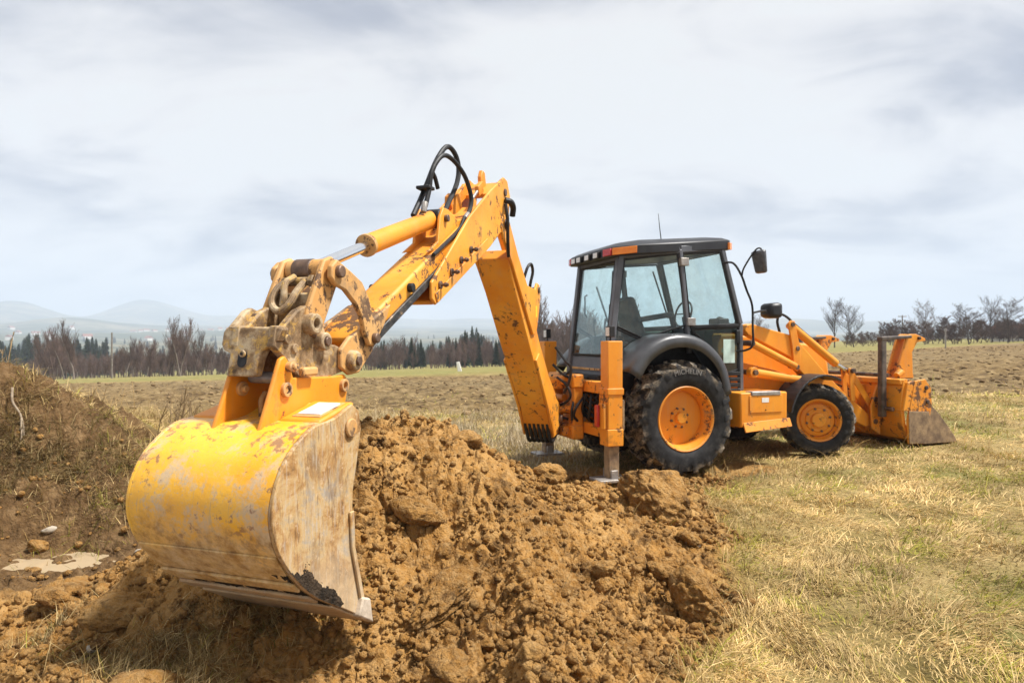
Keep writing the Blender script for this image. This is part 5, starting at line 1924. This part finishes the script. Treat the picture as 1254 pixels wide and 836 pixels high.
# crumbs nobody could count
base = []
for k in range(6):
    m_ = clod_mesh(40 + k, 1, .5, .85)
    base.append((np.array([v.co[:] for v in m_.vertices]), np.array([p_.vertices[:] for p_ in m_.polygons])))
    bpy.data.meshes.remove(m_)
n = 60000
r = np.exp(RNG.uniform(np.log(1.7), np.log(8.5), n))
a = np.radians(RNG.uniform(-46, 26, n))
x, y = r * np.sin(a), r * np.cos(a)
dm = dirt_mask(x, y)
dens = .25 + 1.1 * sstep(-.25, .45, perlin(x * 1.6, y * 1.6, 71))
ok = (dm > .45) & (RNG.random(n) < dens * (1 - .85 * topsoil(x, y)))
x, y, r = x[ok], y[ok], r[ok]
z = ground_z(x, y)
s = RNG.lognormal(math.log(.0088), .6, len(x)) * (.55 + .17 * r)
s = np.clip(s, .004, .045)
V, F, k = [], [], 0
for i in range(len(x)):
    v, f_ = base[i % 6]
    t = RNG.random() * 6.283
    c_, s_ = math.cos(t), math.sin(t)
    V.append(np.stack([(v[:, 0] * c_ - v[:, 1] * s_) * s[i] + x[i], (v[:, 0] * s_ + v[:, 1] * c_) * s[i] + y[i], v[:, 2] * s[i] + z[i] + s[i] * .35], -1))
    F.append(f_ + k)
    k += len(v)
o = link('soil_crumbs', mesh_np('soil_crumbs', np.concatenate(V), np.concatenate(F), True), 'soil')
tag(o, 'loose crumbs of brown soil strewn over the dug ground', 'soil', kind='stuff')

# dark mud stuck on the bucket's lower corner
def mud_sheet(i0, i1, ni, e0, e1, ne, place, cover, seed, amp):
    """lumpy mud pressed on the bucket: a height sheet that dips under the steel where there is none"""
    I, E = np.meshgrid(np.linspace(i0, i1, ni), np.linspace(e0, e1, ne), indexing='ij')
    P = np.array(op_)
    T, Z = np.interp(I, np.arange(len(P)), P[:, 0]), np.interp(I, np.arange(len(P)), P[:, 1])
    dT, dZ = np.gradient(T, axis=0), np.gradient(Z, axis=0)
    ln = np.hypot(dT, dZ)
    nx, nz = -dZ / ln, dT / ln                      # outward from the bucket's back
    u = np.cumsum(np.full_like(I, .022 * (i1 - i0) / ni), axis=0)
    g = fbm(u * 14, E * 14, seed, 3) + .35 * np.abs(perlin(u * 60, E * 60, seed + 5)) + .3 * perlin(u * 120, E * 120, seed + 7)
    h = amp * (cover(I, E) + .55 * g)
    h = np.where(h > 0, h, np.maximum(h, -.004))
    v = place(T, Z, nx, nz, E, h)
    k = np.arange(ni * ne).reshape(ni, ne)
    fq = np.stack([k[:-1, :-1], k[1:, :-1], k[1:, 1:], k[:-1, 1:]], -1).reshape(-1, 4)
    pts = [BF(*p) for p in v.reshape(-1, 3)]
    link('mud_cake', mesh_np('mud_cake', pts, fq, True), 'mud', bk)


# on the side plate: E is the distance inwards from the plate's rim
mud_sheet(31, 45, 100, 0, .20, 60, lambda T, Z, nx, nz, E, h: np.stack([T - nx * E, .395 + h, Z - nz * E], -1),
          lambda I, E: .45 - 1.35 * (E / .17) ** 1.3 * (1 + .5 * np.abs(I - 38) / 7) - .9 * (np.abs(I - 38) / 7) ** 4, 201, .016)
# across the back between the wear strips: E is the sideways position
for a_, b_, sd_, cv in ((36.8, 39.4, 211, -.02), (40.8, 43.6, 221, .02)):
    mud_sheet(a_, b_, 20, -.36, .37, 170, lambda T, Z, nx, nz, E, h: np.stack([T + nx * (h + .001), E, Z + nz * (h + .001)], -1), lambda I, E, cv=cv: cv + .15 * (E / .37) + 0 * I, sd_, .018)
mud_sheet(31, 36, 40, .24, .372, 40, lambda T, Z, nx, nz, E, h: np.stack([T + nx * (h + .001), E, Z + nz * (h + .001)], -1), lambda I, E: -.45 + .65 * (E - .24) / .13 - .5 * (np.abs(I - 34) / 3) ** 2, 231, .014)

# puddle
pts = [(-4.02 + .85 * math.cos(a) * (1 + .12 * math.sin(3 * a + .6)), 5.80 + .55 * math.sin(a) * (1 + .15 * math.sin(2 * a)), PUD_Z) for a in np.linspace(0, 2 * math.pi, 40, endpoint=False)]
me = bpy.data.meshes.new('puddle')
me.from_pydata(pts, [], [tuple(range(40))])
tag(link('puddle', me, 'water'), kind='structure')

# root sticking out of the left bank
m = MB()
bx0, by0 = -5.15, 6.85
bz = gz1(bx0, by0)
m.tube(smooth_path([(bx0 - .18, by0 + .12, bz + .34), (bx0 - .10, by0 + .02, bz + .20), (bx0, by0, bz + .06), (bx0 + .10, by0 - .08, bz - .16), (bx0 + .18, by0 - .2, bz - .34)], 5), [.013 - .0003 * i for i in range(21)], 7)
for k_ in range(5):
    q = rs.uniform(-.05, .12)
    m.tube([(bx0 + q, by0 - q, bz + .06 - q * 2), (bx0 + q + rs.uniform(-.1, .14), by0 - .14, bz - .12 - q * 2), (bx0 + q + rs.uniform(-.15, .2), by0 - .22, bz - .34 - q)], [.010, .007, .003], 5)
tag(m.build('tree_root', 'root', None, 0), 'bleached branching root sticking out of the left soil bank', 'root')


# ------------------------------------------------------------------ grass
def blades(name, x, y, L, lean, width, col, label, az=None, curl=.6, lift=0.):
    """one curved blade per point: two quads' worth of triangles, tinted per blade"""
    n = len(x)
    z = ground_z(x, y) - .006 + lift
    az = RNG.uniform(0, 2 * np.pi, n) if az is None else az
    dx, dy = np.cos(az), np.sin(az)
    px, py = -dy, dx
    mid_l, tip_l = L * .55, L
    l1 = lean
    l2 = np.minimum(lean + curl * RNG.random(n), 1.62)
    mx_, mz_ = np.sin(l1) * mid_l, np.cos(l1) * mid_l
    tx_, tz_ = mx_ + np.sin(l2) * (tip_l - mid_l), mz_ + np.cos(l2) * (tip_l - mid_l)
    hw = width / 2
    P = np.empty((n, 5, 3))
    P[:, 0] = np.stack([x - px * hw, y - py * hw, z], -1)
    P[:, 1] = np.stack([x + px * hw, y + py * hw, z], -1)
    P[:, 2] = np.stack([x + dx * mx_ - px * hw * .8, y + dy * mx_ - py * hw * .8, z + mz_], -1)
    P[:, 3] = np.stack([x + dx * mx_ + px * hw * .8, y + dy * mx_ + py * hw * .8, z + mz_ + hw * .5], -1)
    P[:, 4] = np.stack([x + dx * tx_, y + dy * tx_, z + tz_], -1)
    b = (np.arange(n) * 5)[:, None]
    F = np.concatenate([b + np.array([[0, 1, 3]]), b + np.array([[0, 3, 2]]), b + np.array([[2, 3, 4]])])
    cc = np.repeat(np.concatenate([col, np.ones((n, 1))], 1), 5, 0)
    o = link(name, mesh_np(name, P.reshape(-1, 3), F, False, {'tint': ('FLOAT_COLOR', cc)}), 'blade')
    return tag(o, label, 'grass', kind='stuff')


def tint(x, y, n, green_bias=0.):
    g = sstep(.0, .42, fbm(x * .9, y * .9, 81) + .35 * perlin(x * 4, y * 4, 84) + green_bias)
    t = RNG.random((n, 1))
    straw = np.array([.42, .275, .085]) * (1 - t) + np.array([.80, .60, .29]) * t
    brown = np.array([.15, .095, .04])
    t2 = RNG.random((n, 1)) ** 2
    straw = straw * (1 - .6 * t2) + brown * .6 * t2
    green = np.array([.17, .17, .018]) * (1 - t) + np.array([.42, .375, .06]) * t
    use = (RNG.random(n) < .05 + .60 * g)[:, None]
    pb = 1 + .9 * (fbm(x * .55, y * .55, 83) + .5 * perlin(x * 2.6, y * 2.6, 85))
    return np.where(use, green, straw) * RNG.uniform(.7, 1.2, (n, 1)) * np.clip(pb, .55, 1.35)[:, None]


# turf on the right and round the machine
n = 600000
r = np.exp(RNG.uniform(np.log(2.2), np.log(26), n))
a = np.radians(RNG.uniform(-50, 50, n))
x, y = r * np.sin(a), r * np.cos(a)
dm, fm = dirt_mask(x, y), field_mask(x, y)
patch = sstep(-.5, .25, perlin(x * 2.3, y * 2.3, 86) + .4 * perlin(x * 7, y * 7, 87))
keep = (RNG.random(n) > np.clip(dm * 1.6, 0, 1)) & (RNG.random(n) > fm * .93) & (RNG.random(n) < .35 + .65 * patch)
x, y, r, patch = x[keep], y[keep], r[keep], patch[keep]
n = len(x)
L = RNG.uniform(.035, .11, n) * (.6 + .6 * patch) * (.8 + r * .035)
tall = RNG.random(n) < .035
L = np.where(tall, L * 2.8, L)
lean = np.clip(RNG.normal(1.15, .30, n), .1, 1.5)
flow = perlin(x * .7, y * .7, 88) * 5 + perlin(x * 2.1, y * 2.1, 89) * 3
az = np.where(RNG.random(n) < .65, flow + RNG.normal(0, .6, n), RNG.uniform(0, 6.283, n))
blades('turf_grass', x, y, L, lean, .0016 * (1 + r * .32) * RNG.uniform(.6, 1.8, n), tint(x, y, n), 'matted dry and green grass covering the meadow', az)

# tufts along the soil edge, on the left bank and on the sods
n = 170000
r = np.exp(RNG.uniform(np.log(2.3), np.log(9), n))
a = np.radians(RNG.uniform(-46, 24, n))
x, y = r * np.sin(a), r * np.cos(a)
dm = dirt_mask(x, y)
edge_ = np.exp(-((dm - .4) / .28) ** 2) * (x > .2)
bank = np.exp(-(((x + 4.9) / 1.0) ** 2 + ((y - 6.7) / .6) ** 2)) + .8 * np.exp(-(((x + 4.0) / .5) ** 2 + ((y - 6.9) / .6) ** 2)) + .55 * sstep(7.2, 7.9, y) * (x < -2.6)
sod = np.exp(-(((x + 1.50) / .34) ** 2 + ((y - 2.98) / .26) ** 2)) + .7 * np.exp(-(((x + 2.75) / .2) ** 2 + ((y - 3.75) / .2) ** 2))
pr = np.clip(.5 * edge_ + .9 * bank + 1.0 * sod, 0, 1) * sstep(-.2, .3, perlin(x * 4, y * 4, 95) + .25)
keep = RNG.random(n) < pr
x, y, r = x[keep], y[keep], r[keep]
n = len(x)
blades('tufted_grass', x, y, RNG.uniform(.05, .19, n) * (.6 + .09 * r), np.clip(RNG.normal(.85, .35, n), .05, 1.45), .0018 * (1 + r * .22) * RNG.uniform(.6, 1.5, n), tint(x, y, n, -.05) * RNG.uniform(.45, 1.0, (n, 1)), 'straggly grass tufts on the soil bank, sods and heap edge', None, .8)

# matted growth on the left bank and a torn sod under the bucket
n = 20000
x = np.concatenate([RNG.normal(-4.75, .85, n), RNG.normal(-1.72, .24, 3500), RNG.normal(-1.35, .2, 2000)])
y = np.concatenate([RNG.normal(6.65, .55, n), RNG.normal(3.22, .12, 3500), RNG.normal(3.45, .1, 2000)])
n = len(x)
keep = RNG.random(n) < sstep(-.15, .35, perlin(x * 1.9, y * 1.9, 97) + .4 * perlin(x * 6, y * 6, 98) + np.where(x > -2.6, .35, .08) - .9 * np.exp(-(((x + 4.02) / .8) ** 2 + ((y - 5.8) / .5) ** 2)))
x, y = x[keep], y[keep]
n = len(x)
r = np.hypot(x, y)
blades('bank_grass', x, y, RNG.uniform(.05, .20, n) * (.7 + .05 * r), np.clip(RNG.normal(1.1, .35, n), .05, 1.55), .0016 * (1 + r * .25) * RNG.uniform(.6, 1.6, n), tint(x, y, n, .02) * RNG.uniform(.35, .9, (n, 1)), 'matted straw and olive grass hanging over the left bank and torn sods', None, .8)

# tall bleached grass between the heap and the ploughed field
n = 95000
x = RNG.uniform(-13, 2.5, n)
y = RNG.uniform(8.2, 18.5, n)
cen = 11.5 + .30 * np.clip(-x, 0, 20)
wgt = np.exp(-((y - cen) / 3.2) ** 2) * sstep(-.25, .35, perlin(x * .55, y * .55, 96) + .12) * (1 - sstep(.3, 2.0, x))
keep = RNG.random(n) < wgt
x, y = x[keep], y[keep]
n = len(x)
left = sstep(-2.0, -5.0, -(-x))[:, None] if False else sstep(2.0, 5.0, -x)[:, None]
t = RNG.random((n, 1))
pale = (np.array([.28, .21, .12]) * (1 - t) + np.array([.48, .40, .27]) * t) * (1 - left) + (np.array([.26, .17, .07]) * (1 - t) + np.array([.42, .30, .14]) * t) * left
blades('bleached_grass', x, y, RNG.uniform(.12, .34, n) * (1 + 1.1 * left[:, 0]), np.clip(RNG.normal(.75, .35, n), .05, 1.4), .010 * RNG.uniform(.6, 1.5, n), pale, 'tall bleached grass between the soil heap and the ploughed field')

# clods of the ploughed field
n = 9000
x = RNG.uniform(-45, 70, n)
y = 15 + 60 * RNG.random(n) ** 1.6
ok = (RNG.random(n) < field_mask(x, y)) & (np.abs(x) < y * .95)
x, y = x[ok], y[ok]
z = ground_z(x, y)
s = np.clip(RNG.lognormal(math.log(.05), .5, len(x)), .02, .16)
V, F, k = [], [], 0
for i in range(len(x)):
    v, f_ = base[i % 6]
    t = RNG.random() * 6.283
    c_, s_ = math.cos(t), math.sin(t)
    V.append(np.stack([(v[:, 0] * c_ - v[:, 1] * s_) * s[i] * 1.3 + x[i], (v[:, 0] * s_ + v[:, 1] * c_) * s[i] * 1.3 + y[i], v[:, 2] * s[i] * .8 + z[i] + s[i] * .2], -1))
    F.append(f_ + k)
    k += len(v)
o = link('field_clods', mesh_np('field_clods', np.concatenate(V), np.concatenate(F), True), simple('field_soil', (.15, .098, .048), (.30, .21, .11), 1.2, .95, 0, .1, 0))
tag(o, 'brown clods turned up over the ploughed field', 'soil', kind='stuff')

# weeds behind the bucket
for k_, (x0, y0, hh, ns, lab) in enumerate(((-3.72, 7.6, .85, 12, 'brown dry weed stalks just left of the bucket ears'), (-4.05, 7.9, .75, 9, 'thinner dry weed stalks behind the left end of the bucket'),
                                            (-6.35, 7.9, .60, 8, 'dry grass stalks on top of the left bank'), (-3.35, 8.4, .7, 7, 'dry weed stalks nearest the coupler'))):
    m = MB()
    for j in range(ns):
        bx, by = x0 + rs.uniform(-.2, .2), y0 + rs.uniform(-.2, .2)
        z0 = gz1(bx, by)
        h_ = hh * rs.uniform(.6, 1.1)
        lx, ly = rs.uniform(-.22, .22), rs.uniform(-.15, .15)
        P = [(bx, by, z0 - .05), (bx + lx * .35, by + ly * .35, z0 + h_ * .5), (bx + lx, by + ly, z0 + h_)]
        m.tube(P, [.008, .006, .004], 4)
        for q in range(4):
            t_ = rs.uniform(.4, .95)
            c_ = Vector(P[1]).lerp(Vector(P[2]), (t_ - .4) / .6)
            m.tube([tuple(c_), tuple(c_ + Vector((rs.uniform(-.09, .09), rs.uniform(-.06, .06), rs.uniform(.05, .13))))], [.005, .003], 4)
    tag(m.build('dry_weed', 'straw', None, 0), lab, 'weed')
